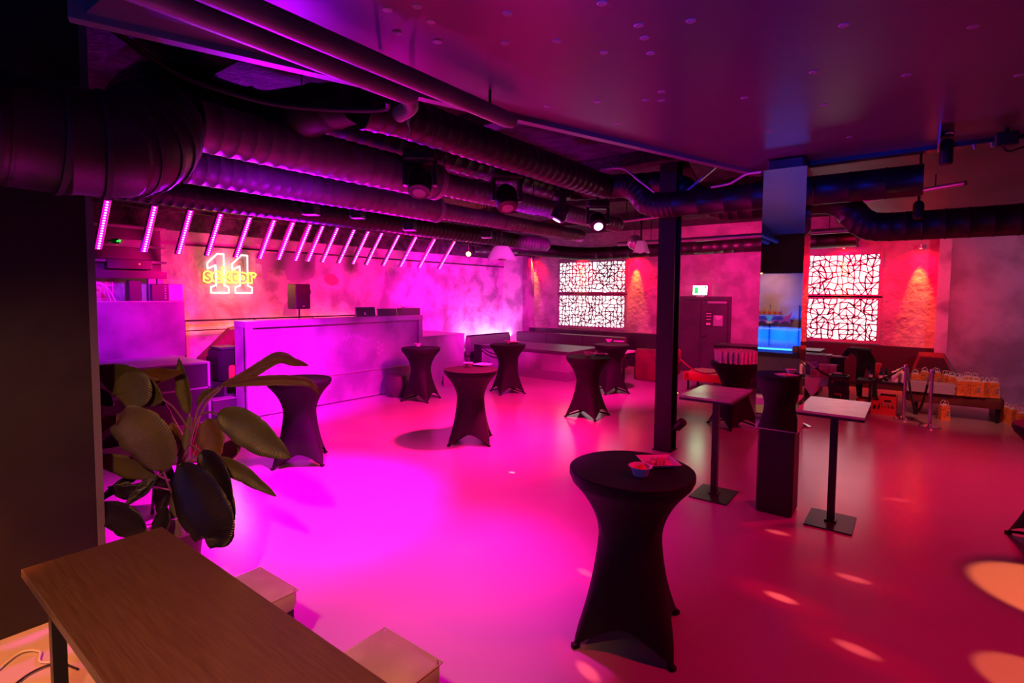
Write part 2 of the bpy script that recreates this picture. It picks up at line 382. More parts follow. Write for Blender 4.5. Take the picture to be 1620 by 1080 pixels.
# exit door
dx0, dx1, dy = at(1066, 471, Y=WB - .05).x, at(1157, 471, Y=WB - .05).x, WB - .04
dt = thing('door_1', None, None, ((dx0 + dx1) / 2, dy, 0)); dt['kind'] = 'structure'
hw = (dx1 - dx0) / 2
MB().box(-hw, hw, -.02, .04, 2.1, 2.2).box(-hw, -hw + .07, -.02, .04, 0, 2.1).box(hw - .07, hw, -.02, .04, 0, 2.1).build('door_frame', 'door', dt)
for sx in (-1, 1):
    a, b = sorted((sx * .005, sx * (hw - .08)))
    leaf = MB().box(a, b, -.03, .01, .02, 2.09).box(a + .02, a + .06, -.04, -.03, .05, 2.05).box(b - .06, b - .02, -.04, -.03, .05, 2.05).box(a + .06, b - .06, -.04, -.03, 2.0, 2.05).build('door_leaf', 'door', dt)
    if sx == 1:
        MB().box(.03, .06, -.05, -.04, .95, 1.2).tube([(.045, -.04, 1.07), (.045, -.09, 1.07), (.18, -.09, 1.07)], .011, 8).build('door_handle', 'chrome', leaf)
        MB().box(.2, hw - .1, -.09, -.04, 2.0, 2.06).build('door_closer', 'pale_metal', leaf)
        MB().box(.12, .33, -.045, -.04, 1.32, 1.78).box(.15, .30, -.047, -.045, 1.7, 1.74).build('notice', mat('dark_notice', (.05, .02, .05), .5), leaf)
        MB().box(.15, .30, -.048, -.046, 1.70, 1.72).box(.15, .30, -.048, -.046, 1.62, 1.64).box(.16, .29, -.048, -.046, 1.53, 1.55).box(.16, .28, -.048, -.046, 1.38, 1.44).build('notice_lines', 'paper', leaf)
        MB().box(.36, .62, -.045, -.04, 1.36, 1.66).build('sheet', 'lilac_box', leaf)
        MB().prism([(.40, 1.66), (.60, 1.66), (.56, 1.56), (.48, 1.53), (.43, 1.58)], .0, .003, Matrix.Translation((0, -.045, 0)) @ Matrix.Rotation(PI / 2, 4, 'X')).build('sheet_mark', 'paper', leaf)

# steel column
sc = thing('steel_column', 'black steel H-section column beyond the nearest cocktail table', 'column', (-2.83, 7.38, 0))
MB().box(-.12, .12, -.12, -.1, 0, 4.25).box(-.12, .12, .1, .12, 0, 4.25).build('flange', mat('column_paint', (.022, .015, .024), .45), sc)
MB().box(-.01, .01, -.1, .1, 0, 4.25).build('web', 'black_metal', sc)
MB().box(-.135, .135, -.135, .135, 0, .015).build('base_plate', 'black_metal', sc)
for k, (a, b) in enumerate((((-.0, .0, 3.5), (.75, .3, 4.2)), ((.1, 0, 4.2), (.1, 1.3, 3.6)))):
    bar('diagonal_brace', a, b, .14, .03, 'pale_metal' if k == 0 else 'black_metal', parent=sc)
o = thing('uplight_can', 'small black lamp can clipped near the foot of the steel column', 'lamp', (-2.64, 7.30, .36))
MB().lathe([(.045, 0), (.06, .02), (.062, .16), (.05, .17)], 16, Tm(0, 0, 0, 0, .25, .75)).build('housing', 'black', o, True)
MB().tube([(-.08, -.02, -.05), (-.02, 0, .0)], .012, 8).build('bracket', 'black', o)

# mirror column
mc = thing('mirror_column', 'square black column wrapped in tall mirror panels', 'column', (-1.09, 6.03, 0), math.radians(0.9))
MB().rbox(-.17, .17, -.19, .17, 0, 3.6, .02).build('core', 'black', mc)
MB().box(-.183, .183, -.205, -.195, .885, 3.49).build('mirror_panel', 'mirror', mc)
MB().box(.183, .193, -.205, .185, .885, 3.49).build('mirror_panel', 'mirror', mc)
MB().box(-.193, -.183, -.205, .185, .885, 3.49).build('mirror_panel', 'mirror', mc)
MB().box(-.193, .193, -.208, -.196, .875, .885).box(.183, .196, -.205, .185, .875, .885).build('mirror_edge', 'pale_metal', mc)

# ---------------------------------------------------------------- ceiling ducts
def ridged(pts, r, step=.14, rid=.006):
    """tube mesh resampled so that it carries spiral-duct seams"""
    P = [Vector(p) for p in pts]; out = []; rs = []; acc = 0
    R0 = r if isinstance(r, (list, tuple)) else [r] * len(P)
    for i in range(len(P) - 1):
        d = (P[i + 1] - P[i]).length; n = max(1, int(round(d / step)))
        for k in range(n):
            t = k / n; p = P[i].lerp(P[i + 1], t); rr = lerp(R0[i], R0[i + 1], t)
            u = (P[i + 1] - P[i]).normalized() * min(.008, d / n / 5)
            out += [p, p + u, p + u * 2, p + u * 3]; rs += [rr, rr + rid, rr + rid, rr]
    out.append(P[-1]); rs.append(R0[-1])
    return out, rs
def duct(name, pts, r, label, m='duct', step=.14, rings=(), grille=None, cap=True):
    o = thing(name, label, 'duct', pts[0])
    b = Vector(pts[0]); L = [Vector(p) - b for p in pts]
    q, rs = ridged(L, r, step)
    MB().tube(q, rs, 28).build('duct_shell', m, o, True)
    r0 = r if not isinstance(r, (list, tuple)) else r[0]
    for (i, t, mm) in rings:
        p = L[i].lerp(L[i + 1], t); d = (L[i + 1] - L[i]).normalized()
        rr = lerp(r[i], r[i + 1], t) if isinstance(r, (list, tuple)) else r
        MB().tube([p - d * .015, p + d * .015], rr + .012, 28).build('joint_ring', mm, o, True)
    return o
# near elbow duct
el = [at(-260, 170, d=2.4), at(-100, 190, d=2.6), at(0, 203, d=2.8), at(100, 222, d=3.0), at(175, 231, d=3.15)]
cv = spline([at(175, 231, d=3.15), at(222, 226, d=3.33), at(243, 205, d=3.65), at(243, 178, d=4.0), at(262, 160, d=4.35), at(310, 170, d=4.55)], 3)
st = [at(370, 190, d=4.66), at(420, 200, d=4.75), at(440, 197, d=4.8)]
cone = [at(500, 172, d=4.55), at(563, 163, d=4.25)]
pts = el + cv[1:] + st + cone
rad = [.30] * (len(el) + len(cv) - 1) + [.30, .30, .29] + [.2, .155]
big = duct('ventilation_duct', pts, rad, 'huge black ventilation duct with a double elbow over the dark wall', step=.35,
     rings=((1, .6, 'seam'), (2, .9, 'seam'), (3, .8, 'seam'), (5, .5, 'seam'), (6, .2, 'seam'), (7, 0, 'seam'), (10, .5, 'seam'), (19, .3, 'seam'), (20, .5, 'seam')))
ZA = 3.70
A = [(-3.55, 2.68, ZA), (-3.47, 3.0, ZA), (-3.45, 6.3, ZA)]
duct('ventilation_duct', A, .165, 'black spiral duct nearest the smooth ceiling, ending in the S-bend', step=.13)
SB = spline([(-3.45, 6.35, ZA), (-3.4, 6.6, ZA), (-3.2, 6.65, ZA), (-3.02, 6.65, 3.62), (-2.88, 6.65, 3.45), (-2.68, 6.65, 3.39), (-2.5, 6.65, 3.385)], 3)
d_ = duct('ventilation_duct', SB + [(.0, 6.65, 3.385)], .155, 'black duct that dips by the steel column and runs behind the mirror column', step=.3)
for xa, xb in ((-2.3, -1.75), (-.62, -.08)):
    g = MB()
    n = int((xb - xa) / .018)
    for i in range(n):
        x = lerp(xa, xb, i / n) + 3.45
        g.box(x, x + .008, .3 - .163, .3 - .155, -.33, -.27)
    g.build('vent_grille', 'black_gap', d_)
B = spline([(-4.7, 3.05, 3.93), (-4.68, 5.0, 3.93), (-4.65, 7.2, 3.93), (-4.35, 7.6, 3.93), (-3.4, 7.62, 3.9), (-2.9, 7.62, 3.85), (-2.5, 7.64, 3.6), (-2.2, 7.66, 3.45), (-1.8, 7.66, 3.42), (-.9, 7.66, 3.42), (-.6, 7.66, 3.15), (-.42, 7.66, 3.06), (0, 7.66, 3.05)], 3)
duct('ventilation_duct', B + [(5, 7.6, 3.05)], .165, 'long black spiral duct that turns behind the columns and dips towards the right wall', step=.2)
def duct2(X, y0, y1, y2, zb, r1, r2, lab, m1='duct_pale'):
    o = thing('ventilation_duct', lab, 'duct', (X, y0, zb + r1))
    q, rs = ridged([(0, 0, 0), (0, y1 - y0, 0)], r1, .13); MB().tube(q, rs, 28).build('wide_section', m1, o, True)
    MB().tube([(0, y1 - y0 - .05, 0), (0, y1 - y0 + .02, 0)], r1 + .012, 28).build('end_ring', mat('ring_grey', (.3, .26, .3), .4), o, True)
    q, rs = ridged([(0, y1 - y0 - .02, 0), (0, y2 - y0, 0)], r2, .11); MB().tube(q, rs, 24).build('narrow_section', 'duct_pale', o, True)
    for k in (.5, .9):
        y = lerp(y1, y2, k) - y0
        MB().box(-.02, .02, y - .3, y, -r2 - .004, -r2 + .004).build('vent_slot', 'black_gap', o)
    for k in range(4):
        y = lerp(y0, y2, (k + .5) / 4) - y0
        MB().tube([(0, y, r2 * .9), (0, y, 4.25 - zb - r1)], .006, 6).build('hanger', 'black_metal', o)
    return o
duct2(-4.45, 1.8, 4.35, 9.0, 3.32, .19, .13, 'grey spiral duct carrying the moving-head lamps')
duct2(-5.86, 1.5, 5.75, 10.1, 3.32, .18, .125, 'second grey spiral duct, between the lamp duct and the LED bars')
E_ = thing('ventilation_duct', 'dark spiral duct hanging just before the LED bars', 'duct', (-7.45, 1.5, 3.46))
q, rs = ridged([(0, 0, 0), (0, 9.6, 0)], .16, .12); MB().tube(q, rs, 24).build('duct_shell', 'duct', E_, True)
for k in range(5): MB().tube([(0, 1 + k * 2, .1), (0, 1 + k * 2, .78)], .006, 6).build('hanger', 'black_metal', E_)
RT = spline([(-11.6, 13.2, 3.75), (-10.6, 13.6, 3.72), (-9.5, 14.4, 3.62), (-8.2, 14.85, 3.5), (-6, 14.95, 3.55), (-3, 14.95, 3.58), (-1.2, 14.95, 3.6)], 4)
duct('ventilation_duct', RT, .2, 'fat black duct along the top of the back wall above the glowing panels', step=.3)
for a, b, r, lab, m_ in (((-5.9, 12.0, 3.47), (-.3, 12.0, 3.5), .05, 'thin red-lit pipe crossing before the back wall', 'pale_metal'), ((-4.6, 9.2, 3.6), (-2.9, 8.9, 3.62), .03, 'thin steel truss pipe behind the magenta lamp', 'pale_metal'), ((-1.0, 9.5, 3.62), (.4, 8.4, 3.6), .03, 'slim steel pipe above the dipping right-hand duct', 'pale_metal')):
    a = Vector(a); b = Vector(b)
    t = thing('pipe', lab, 'pipe', a)
    MB().tube([(0, 0, 0), b - a], r, 12).build('pipe_run', m_, t, True)
    top = 3.79 if b.x > 0 or a.x > -2 else 4.25
    for k in (.15, .8):
        q = (b - a) * k; MB().tube([q, (q.x, q.y, top - a.z)], .007, 6).build('hanger', 'black_metal', t)
# two heavy pipes under the slab
for (X, y0, y1, z, lab) in ((-2.34, -1.5, 3.05, 3.46, 'long dark pipe under the smooth ceiling, ending further out'), (-2.52, -1.5, 2.28, 3.44, 'dark pipe with a down-turned end under the smooth ceiling')):
    p = thing('ceiling_pipe', lab, 'pipe', (X, y0, z))
    MB().tube([(0, 0, 0), (0, y1 - y0 - .06, 0), (0, y1 - y0, 0)], [.055, .055, .045], 18).build('pipe_run', 'duct_pale', p, True)
    MB().tube([(0, y1 - y0 - .25, -.04), (0, y1 - y0 - .25, .14)], .01, 6).build('clamp', 'black_metal', p)
    if X < -2.4: MB().tube(spline([(0, y1 - y0 - .05, 0), (-.06, y1 - y0 + .03, -.03), (-.2, y1 - y0 + .05, -.05)], 4), .05, 14).build('elbow', 'duct_pale', p, True)
# cables
def cable(name, P, r, m, lab, n=8):
    P = [Vector(p) for p in P]; b = P[0].copy()
    return MB().tube(spline([p - b for p in P], 6), r, n).build(name, m, loc=b, smooth=True, label=lab, cat='cable')
cable('cable', [at(130, 8, d=3.0), at(190, 55, d=3.4), at(270, 112, d=3.8), at(350, 142, d=4.0), at(440, 165, d=4.1), at(540, 173, d=4.05), at(606, 172, d=4.0), at(614, 160, d=3.9)], .022, 'cable', 'thick black cable sagging in front of the duct elbow')
cable('cable', [at(950, 268, d=6.9), at(985, 267, d=6.7), at(1010, 285, d=6.5), at(1035, 304, d=6.4)], .012, 'wire', 'pale cable over the S-bend of the duct')
cable('cable', [at(1125, 296, d=6.2), at(1155, 290, d=6.0), at(1180, 276, d=5.8), at(1204, 272, d=5.6)], .012, 'wire', 'pinkish cable looping up to the mirror column')
for k, dx in enumerate((0, 5)):
    cable('wire', [at(648 + dx, 176, d=3.75), at(644 + dx * .6, 192, d=3.75), at(648, 205, d=3.75), at(644 + dx, 222 - dx * 3, d=3.75)], .004, 'wire', ['pale loose wire dangling lowest from the pipe clamp', 'shorter pale wire end dangling from the pipe clamp'][k], 6)
cable('cable', [(-4.0, .80, .01), (-4.1, .72, .012), (-4.22, .74, .012), (-4.3, .66, .012), (-4.15, .5, .01)], .006, 'wire', 'pale lead curling on the orange-lit floor')
cable('cable', [(-3.85, .84, .01), (-4.0, .78, .012), (-4.02, .66, .012), (-3.9, .5, .01)], .006, 'cable', 'black lead curling on the floor beside the wooden table')

# ceiling anchors in the smooth slab
anchor = MB().lathe([(.004, -.004), (.022, -.004), (.026, 0)], 14, cap=False).lathe([(.0005, -.0055), (.007, -.006)], 8, cap=False)
am = mat('anchor_ring', (.3, .27, .3), .5)
pxs = [(660, 10), (613, 15), (682, 34), (628, 52), (692, 66), (803, 21), (799, 68), (881, 65), (953, 5), (956, 83), (1011, 40), (1020, 60), (1030, 84), (945, 161), (866, 168), (1022, 158), (1047, 145), (1047, 159), (977, 195), (1093, 33), (1335, 40), (1287, 114), (1434, 119), (1305, 166), (1344, 217), (1540, 42), (1612, 119), (1178, 155), (1217, 207)]
for i, (x, y) in enumerate(pxs):
    p = at(x, y, z=3.6)
    if i == 0: a0 = anchor.build('ceiling_anchor', am, loc=p, smooth=True, label='small round screw anchor set in the smooth dark ceiling', cat='anchor', group='screw anchors in the ceiling')
    else: dup(a0, p)

# ---------------------------------------------------------------- stage lamps
def moving_head(px, py, X, lab, lens='mag_dim', s=1.0, yaw=0, tilt=-.5, z_top=None):
    p = at(px, py, X=X)
    t = thing('moving_head_lamp', lab, 'stage lamp', p, yaw)
    MB().rbox(-.14 * s, .14 * s, -.12 * s, .12 * s, .17 * s, .27 * s, .02).build('base', 'black', t)
    MB().box(-.15 * s, -.12 * s, -.05 * s, .05 * s, -.04 * s, .17 * s).box(.12 * s, .15 * s, -.05 * s, .05 * s, -.04 * s, .17 * s).box(-.15 * s, .15 * s, -.05 * s, .05 * s, .16 * s, .175 * s).build('yoke', 'black', t)
    K = Matrix.Rotation(tilt, 4, 'X')
    h = MB().lathe([(.06 * s, -.13 * s), (.1 * s, -.12 * s), (.112 * s, -.06 * s), (.1 * s, .07 * s), (.06 * s, .12 * s)], 16, K).build('head', 'black', t, True)
    MB().lathe([(.058 * s, -.134 * s), (.002, -.14 * s)], 16, K, cap=False).build('lens', lens, h)
    MB().tube([(math.cos(a) * .115 * s, 0, math.sin(a) * .12 * s) for a in [PI * k / 10 - PI * 0 for k in range(11)]], .006 * s, 6).build('rim', 'pale_metal', h)
    MB().tube([(0, 0, .27 * s), (0, 0, .34 * s)], .02, 8).build('clamp', 'black_metal', t)
    return t
moving_head(665, 287, -4.15, 'moving-head lamp with a pale rim, largest on the lamp duct', s=1.15, yaw=.65)
moving_head(801, 312, -4.05, 'dark moving-head lamp, second largest on the lamp duct', s=1.25, yaw=.9)
moving_head(888, 335, -3.9, 'moving-head lamp shining magenta sideways on the duct', 'mag_lamp', s=1.0, yaw=-.9)
moving_head(945, 350, -3.75, 'moving-head lamp with the glowing magenta lens', 'mag_lamp', s=1.1, yaw=.65, tilt=-.9)
for px, py, lab in ((492, 331, 'small stage lamp under the second duct, leftmost'), (566, 337, 'small stage lamp under the second duct, middle one'), (648, 357, 'small stage lamp under the second duct, before the red star lamp'), (770, 370, 'small stage lamp with a clamp beside the red star lamp')):
    p = at(px, py, X=-6.4)
    t = thing('par_lamp', lab, 'stage lamp', p, .5)
    MB().rbox(-.09, .09, -.08, .08, -.06, .06, .015).build('housing', 'black', t)
    MB().box(-.09, .09, -.08, .08, -.075, -.065).build('rim', 'pale_metal', t)
    MB().tube([(0, 0, .06), (0, 0, 4.25 - p.z)], .012, 6).build('hanger', 'black_metal', t)
p = at(741, 402, X=-9.0)
t = thing('star_lamp', 'bright red star-burst lamp right of the LED bars', 'stage lamp', p)
MB().lathe([(.05, 0), (.07, .02), (.07, .14), (.04, .16)], 16, Tm(0, 0, 0, .75, PI / 2 + .1) @ Matrix.Rotation(PI, 4, 'X')).build('housing', 'black', t, True)
MB().ball((.03, -.03, 0), .06).build('lens', 'red_lamp', t)
MB().tube([(-.05, .06, .05), (-.05, .06, 1.02)], .01, 6).build('hanger', 'black_metal', t)
light('POINT', 'star_lamp_light', p + Vector((.14, -.16, 0)), 60, (1, .05, .01), size=.05)

def drape_bundle(px, py, X, w, h, lab, name='wrapped_lamp'):
    p = at(px, py, X=X)
    t = thing(name, lab, 'wrapped lamp', p, .6)
    n = 28; vs = []; fs = []
    for k in range(8):
        u = k / 7
        for i in range(n):
            a = 2 * PI * i / n
            rr = lerp(.32, .62, u ** .7) * (1 + .14 * math.sin(a * 5 + 1.3) * u + .08 * math.sin(a * 9) * u)
            vs.append((rr * w * math.cos(a), rr * w * .6 * math.sin(a), h / 2 - u * h - (.06 * math.sin(a * 5) * u * h)))
    for k in range(7):
        for i in range(n): j = (i + 1) % n; fs.append((k * n + i, (k + 1) * n + i, (k + 1) * n + j, k * n + j))
    fs.append(tuple(range(n)))
    MB().add(vs, fs).build('cloth_cover', 'fabric_wrap', t, True)
    MB().tube([(0, 0, h / 2 - .02), (0, 0, 4.25 - p.z)], .02, 8).build('hanger', 'black_metal', t)
    return t
drape_bundle(793, 400, -7.0, .46, .28, 'cloth-wrapped lamp hanging right of the red star lamp')
drape_bundle(1014, 390, -4.6, .26, .24, 'cloth-wrapped lamp beside the mirror ball, at the steel column')
p = at(1004, 383, X=-5.1)
t = thing('disco_ball', 'pale ball hanging left of the steel column', 'disco ball', p)
MB().ball((0, 0, 0), .165, 22, 14).build('ball', 'ball', t)
MB().tube([(0, 0, .15), (0, 0, 4.25 - p.z)], .008, 6).build('hanger', 'black_metal', t)

# ceiling track with spotlight on the right
t = thing('track_spotlight', 'black spotlight with a magenta lens on the ceiling arm, right side', 'spotlight', at(1498, 228, z=3.5))
MB().lathe([(.035, -.17), (.045, -.16), (.045, .02), (.03, .04)], 16).build('housing', 'black', t, True)
MB().lathe([(.04, .06), (.045, .07), (.045, .22), (.03, .24)], 16, Tm(0, 0, .0, 0, -.3)).build('upper_housing', 'black', t, True)
MB().lathe([(.0005, .062), (.03, .06)], 14, Tm(.012, -.03, .02, 0, -.3), cap=False).build('lens', 'mag_dim', t)
MB().box(-.06, -.05, -.3, .05, -.05, .1).build('side_plate', 'pale_metal', t)
t = thing('clamp_lamp', 'black clamp and loose cable on the ceiling bar, far right', 'spotlight', at(1592, 222, z=3.5))
MB().rbox(-.07, .07, -.06, .06, -.05, .06, .01).tube([(0, 0, .05), (0, 0, .1)], .015, 8).build('clamp_body', 'black', t)
MB().tube(spline([(-.02, 0, -.05), (.02, 0, -.09), (.1, 0, -.07), (.3, 0, -.05)], 5), .008, 6).build('lead', 'cable', t)
MB().tube([(-.2, 0, .0), (-.19, 0, -.04)], .008, 6).tube([(-.09, 0, 0), (-.08, 0, -.04)], .008, 6).build('hook', 'pale_metal', t)
t = thing('clamp_lamp', 'black clamp lamp hanging at the end of the slotted duct', 'spotlight', at(1453, 330, Y=7.3))
MB().lathe([(.03, -.12), (.05, -.1), (.05, .05), (.03, .08)], 14).build('housing', 'black', t, True)
MB().tube([(0, 0, .05), (0, 0, .7)], .012, 6).build('hanger', 'black_metal', t)

# ---------------------------------------------------------------- LED bars
BB = [(-8.898, 2.343), (-8.95, 2.897), (-9.051, 3.392), (-8.813, 3.713), (-8.86, 4.171), (-8.783, 4.525), (-8.833, 4.878), (-8.915, 5.241), (-8.91, 5.483), (-8.812, 5.72), (-8.775, 6.046), (-8.913, 6.463), (-8.888, 6.768), (-8.987, 7.274), (-8.933, 7.697), (-8.98, 8.284), (-9.178, 9.107)]
K = 1.10; LB = .87
dirv = Vector((.647, -.02, .7625)).normalized()
q = dirv.to_track_quat('Z', 'X').to_matrix().to_4x4()
# local frame: z along the bar, face normal towards the room
xa = Vector((.7625, 0, -.647)); ya = dirv.cross(xa)
fr = Matrix((( xa.x, ya.x, dirv.x, 0), (xa.y, ya.y, dirv.y, 0), (xa.z, ya.z, dirv.z, 0), (0, 0, 0, 1)))
b0 = None
for i, (x, y) in enumerate(BB):
    loc = Vector((-8.9 * K, y * K * (-8.9 / x), 2.24 + .56 * K))
    lab = 'glowing magenta LED bar, %s' % ['nearest the dark wall', 'second from the dark wall', 'third from the dark wall', 'hanging over the left digit of the neon sign', 'hanging over the right digit of the neon sign', 'first one right of the neon sign', 'second one right of the neon sign', 'third one right of the neon sign', 'just right of the standing speaker', 'second right of the standing speaker', 'third right of the standing speaker', 'above the left laptop', 'above the gap after the left laptop', 'fourth from the right end of the row', 'third from the right end of the row', 'second from the right end of the row', 'last one, nearest the red star lamp'][i]
    if b0 is None:
        b0 = thing('led_bar', lab, 'LED bar', loc, 0, 'LED bars over the stage')
        MB().rbox(-.05, -.008, -.055, .055, -.02, LB + .02, .012, fr).build('housing', mat('led_bar_housing', (.10, .06, .12), .4), b0)
        MB().box(-.008, -.002, -.041, .041, 0, LB, fr).build('lens_strip', 'led_lens', b0)
        g = MB()
        n = 19
        for k in range(n): g.ball((.004, 0, (k + .5) / n * LB), .0135, 10, 6, (.5, 1.4, .9), fr)
        g.build('led_row', 'led', b0)
        MB().tube([fr @ Vector((-.04, 0, LB - .05)), fr @ Vector((-.04, 0, LB - .05)) + Vector((0, 0, .78))], .008, 6).build('hanger', 'black_metal', b0)
    else:
        dup(b0, loc, None, lab)

# ---------------------------------------------------------------- neon sign
ns = thing('neon_sign', 'neon wall sign with two white outlined ones and a yellow outlined word', 'neon sign', (WL, 5.4, 2.62))
def tubepoly(P, r, x):
    P = [Vector((x, a, b)) for a, b in P]; g = MB()
    P2 = P + [P[0]]
    for i in range(len(P)): g.tube([P2[i], P2[i + 1]], r, 8); g.ball(P2[i], r, 8, 6)
    return g
def digit(y0):
    w_, h_ = .42, .82
    pts = [(.0, .50), (.0, .62), (.20, .82), (.33, .82), (.33, .16), (.42, .12), (.42, 0), (.06, 0), (.06, .12), (.16, .16), (.16, .58)]
    return [(y0 + a, b - .41) for a, b in pts]
tubepoly(digit(-.47), .016, .06).build('digit_one', 'neon_white', ns)
tubepoly(digit(.03), .016, .06).build('digit_one', 'neon_white', ns)
fc = bpy.data.curves.new('word', 'FONT'); fc.body = 'sektor'; fc.size = .44; fc.fill_mode = 'NONE'; fc.bevel_depth = .015; fc.offset = .022; fc.resolution_u = 4; fc.space_character = 1.03
fo = bpy.data.objects.new('tmpword', fc); C.objects.link(fo)
bpy.context.view_layer.update()
me = bpy.data.meshes.new_from_object(fo.evaluated_get(bpy.context.evaluated_depsgraph_get()))
bpy.data.objects.remove(fo)
xs = [v.co.x for v in me.vertices]; wx = max(xs) - min(xs); mx_ = min(xs)
for v in me.vertices:
    a, b = v.co.x, v.co.y
    v.co = Vector((.09 + v.co.z, (a - mx_) / wx * 1.12 - .57, b * .93 - .17))
me.materials.clear(); me.materials.append(M['neon_yellow'])
fo = bpy.data.objects.new('word', me); C.objects.link(fo); fo.parent = ns
for y in (-.3, .25): MB().box(0, .05, y, y + .02, -.3, .3).build('bracket', 'pale_metal', ns)
light('POINT', 'neon_glow', (WL + .30, 5.35, 2.55), 45, (1, .30, .06), size=.3)

# mural patches on the sign wall
def mural(name, P, m, lab):
    pts = [at(x, y, X=WL) for x, y in P]; b = pts[0]
    vs = [(0.004, p.y - b.y, p.z - b.z) for p in pts]; n = len(vs)
    vs2 = [(.0005, v[1], v[2]) for v in vs]
    MB().add(vs + vs2, [tuple(range(n)), tuple(range(2 * n - 1, n - 1, -1))] + [(i, n + i, n + (i + 1) % n, (i + 1) % n) for i in range(n)]).build(name, m, loc=(WL + .002, b.y, b.z), label=lab, cat='mural')
mural('mural_patch', [(404, 400), (500, 400), (497, 438), (484, 443), (478, 430), (468, 443), (455, 443), (450, 428), (434, 424), (424, 424), (422, 442), (416, 442), (413, 418), (404, 416)], 'mural', 'purple painted skyline silhouette right of the neon sign')
mural('mural_patch', [(447, 500), (449, 484), (457, 474), (466, 470), (470, 500)], 'mural', 'purple painted dome behind the standing speaker')
mural('mural_patch', [(512, 440), (519, 432), (529, 434), (536, 443), (534, 450), (524, 452), (515, 447)], 'mural_red', 'dark rose painted blot on the wall right of the speaker')
mural('mural_patch', [(644, 413), (650, 413), (650, 423), (644, 423)], 'mural_red', 'small dark mark on the wall below the LED bars')

# handrail and glow strip on the sign wall
t = thing('handrail', 'black handrail with a lower bar along the sign wall', 'railing', (WL + .25, 4.2, 0))
MB().tube([(0, 0, 1.65), (0, 4.6, 1.65)], .018, 8).build('top_rail', 'black_metal', t)
MB().tube([(0, 0, 1.45), (0, 4.6, 1.45)], .012, 8).build('lower_rail', 'black_metal', t)
for k in range(4): MB().tube([(0, .2 + k * 1.4, .9), (0, .2 + k * 1.4, 1.65)], .014, 6).build('post', 'black_metal', t)
light('AREA', 'rail_glow', (WL + .14, 6.3, 1.42), 30, (1, .13, .02), (WL + .02, 6.3, 1.55), 4.4, sy=.05)

# ---------------------------------------------------------------- DJ stage
t = thing('stage_platform', 'raised stage platform behind the DJ counter, with steps', 'stage', (-10.8, 6.5, 0))
MB().box(-.98, .28, -2.1, 2.2, 0, .57)\
  .box(.28, .88, -2.1, -2.06, 0, .57).build('deck', 'stage_dark', t)
MB().box(-.96, .26, -2.08, 2.18, .57, .58).build('carpet', 'tan', t)
t = thing('stage_steps', 'two dark steps with pale nosings up to the stage, left of the DJ counter', 'steps', (-9.88, 4.28, 0))
for k in (0, 1):
    MB().box(.0, .25 if k else .5, -.2, .2, .0 if not k else .115, .34 if k else .11).build('step', 'stage_dark', t)
    MB().box(.0, .26 if k else .51, -.2, .2, .34 if k else .11, .35 if k else .12).build('step_nosing', 'pale_metal', t)
t = thing('dj_counter', 'long magenta-lit DJ counter with a recessed front panel', 'counter', (-9.27, 4.5, 0))
LN, HT = 4.15, 1.715
MB().box(-.10, -.06, .0, LN, .02, HT - .1).build('front_panel', 'stage', t)
MB().box(-.42, -.10, 0, .03, 0, HT).box(-.10, 0, 0, .12, 0, HT).build('end_post', 'stage', t)
MB().box(-.42, -.10, LN - .03, LN, 0, HT).box(-.10, 0, LN - .12, LN, 0, HT).build('end_post', 'stage', t)
MB().box(-.425, .01, -.006, LN + .006, HT - .11, HT + .004).build('top_rim', 'stage', t)
MB().box(-.06, 0.0, .12, LN - .12, .02, .57).build('plinth_panel', 'stage', t)
MB().box(-.06, .012, .12, LN - .12, .57, .59).build('ledge', 'pale_metal', t)
# ghost handwriting on the counter panel
g = MB()
random.seed(3)
for k in range(7):
    y = 2.0 + k * .12; z = 1.25 + .12 * math.sin(k) * .5
    g.tube([(-.058, y, z), (-.058, y + .04, z + .09), (-.058, y + .07, z - .02), (-.058, y + .11, z + .05)], .004, 4)
for k in range(5):
    y = 2.85 + (k % 2) * .1; z = 1.15 - k * .06
    g.tube([(-.058, y, z), (-.058, y + .08, z + .03), (-.058, y + .05, z - .03)], .004, 4)
g.build('chalk_scribble', 'paper', t)

t = thing('stage_block', 'low magenta-topped stage block in front of the tall panel, left of the steps', 'stage block', (-9.7, 4.06, 0))
MB().box(-1.6, 0, -2.6, 0, 0, 1.0).build('body', 'stage_dark', t)
MB().box(-1.62, .012, -2.62, .012, 1.0, 1.03).box(-.01, .012, -.03, .012, 0, 1.0).box(-.01, .012, -2.6, -.0, .57, .6).build('edge_profile', 'stage', t)
t = thing('violet_board', 'tall smeared violet panel standing behind the low stage block', 'panel', (-11.22, 4.28, 1.0))
MB().rbox(-.08, 0, -1.6, 0, 0, 1.04, .006).build('panel_board', 'stage', t)
MB().box(-.09, .01, -1.6, 0, 1.04, 1.055).build('top_edge', 'pale_metal', t)
t = thing('side_block', 'violet block with a lit lower ledge right of the DJ counter', 'stage block', (-9.62, 8.72, 0))
MB().box(-2.1, 0, 0, 1.76, 0, 1.14).build('body', 'stage', t)
MB().box(-2.1, .02, -.0, 1.77, 1.14, 1.17).build('top_board', 'stage', t)
MB().box(-.03, .03, .02, 1.76, .0, .44).box(-.03, .036, .02, 1.76, .44, .455).build('plinth', 'stage', t)

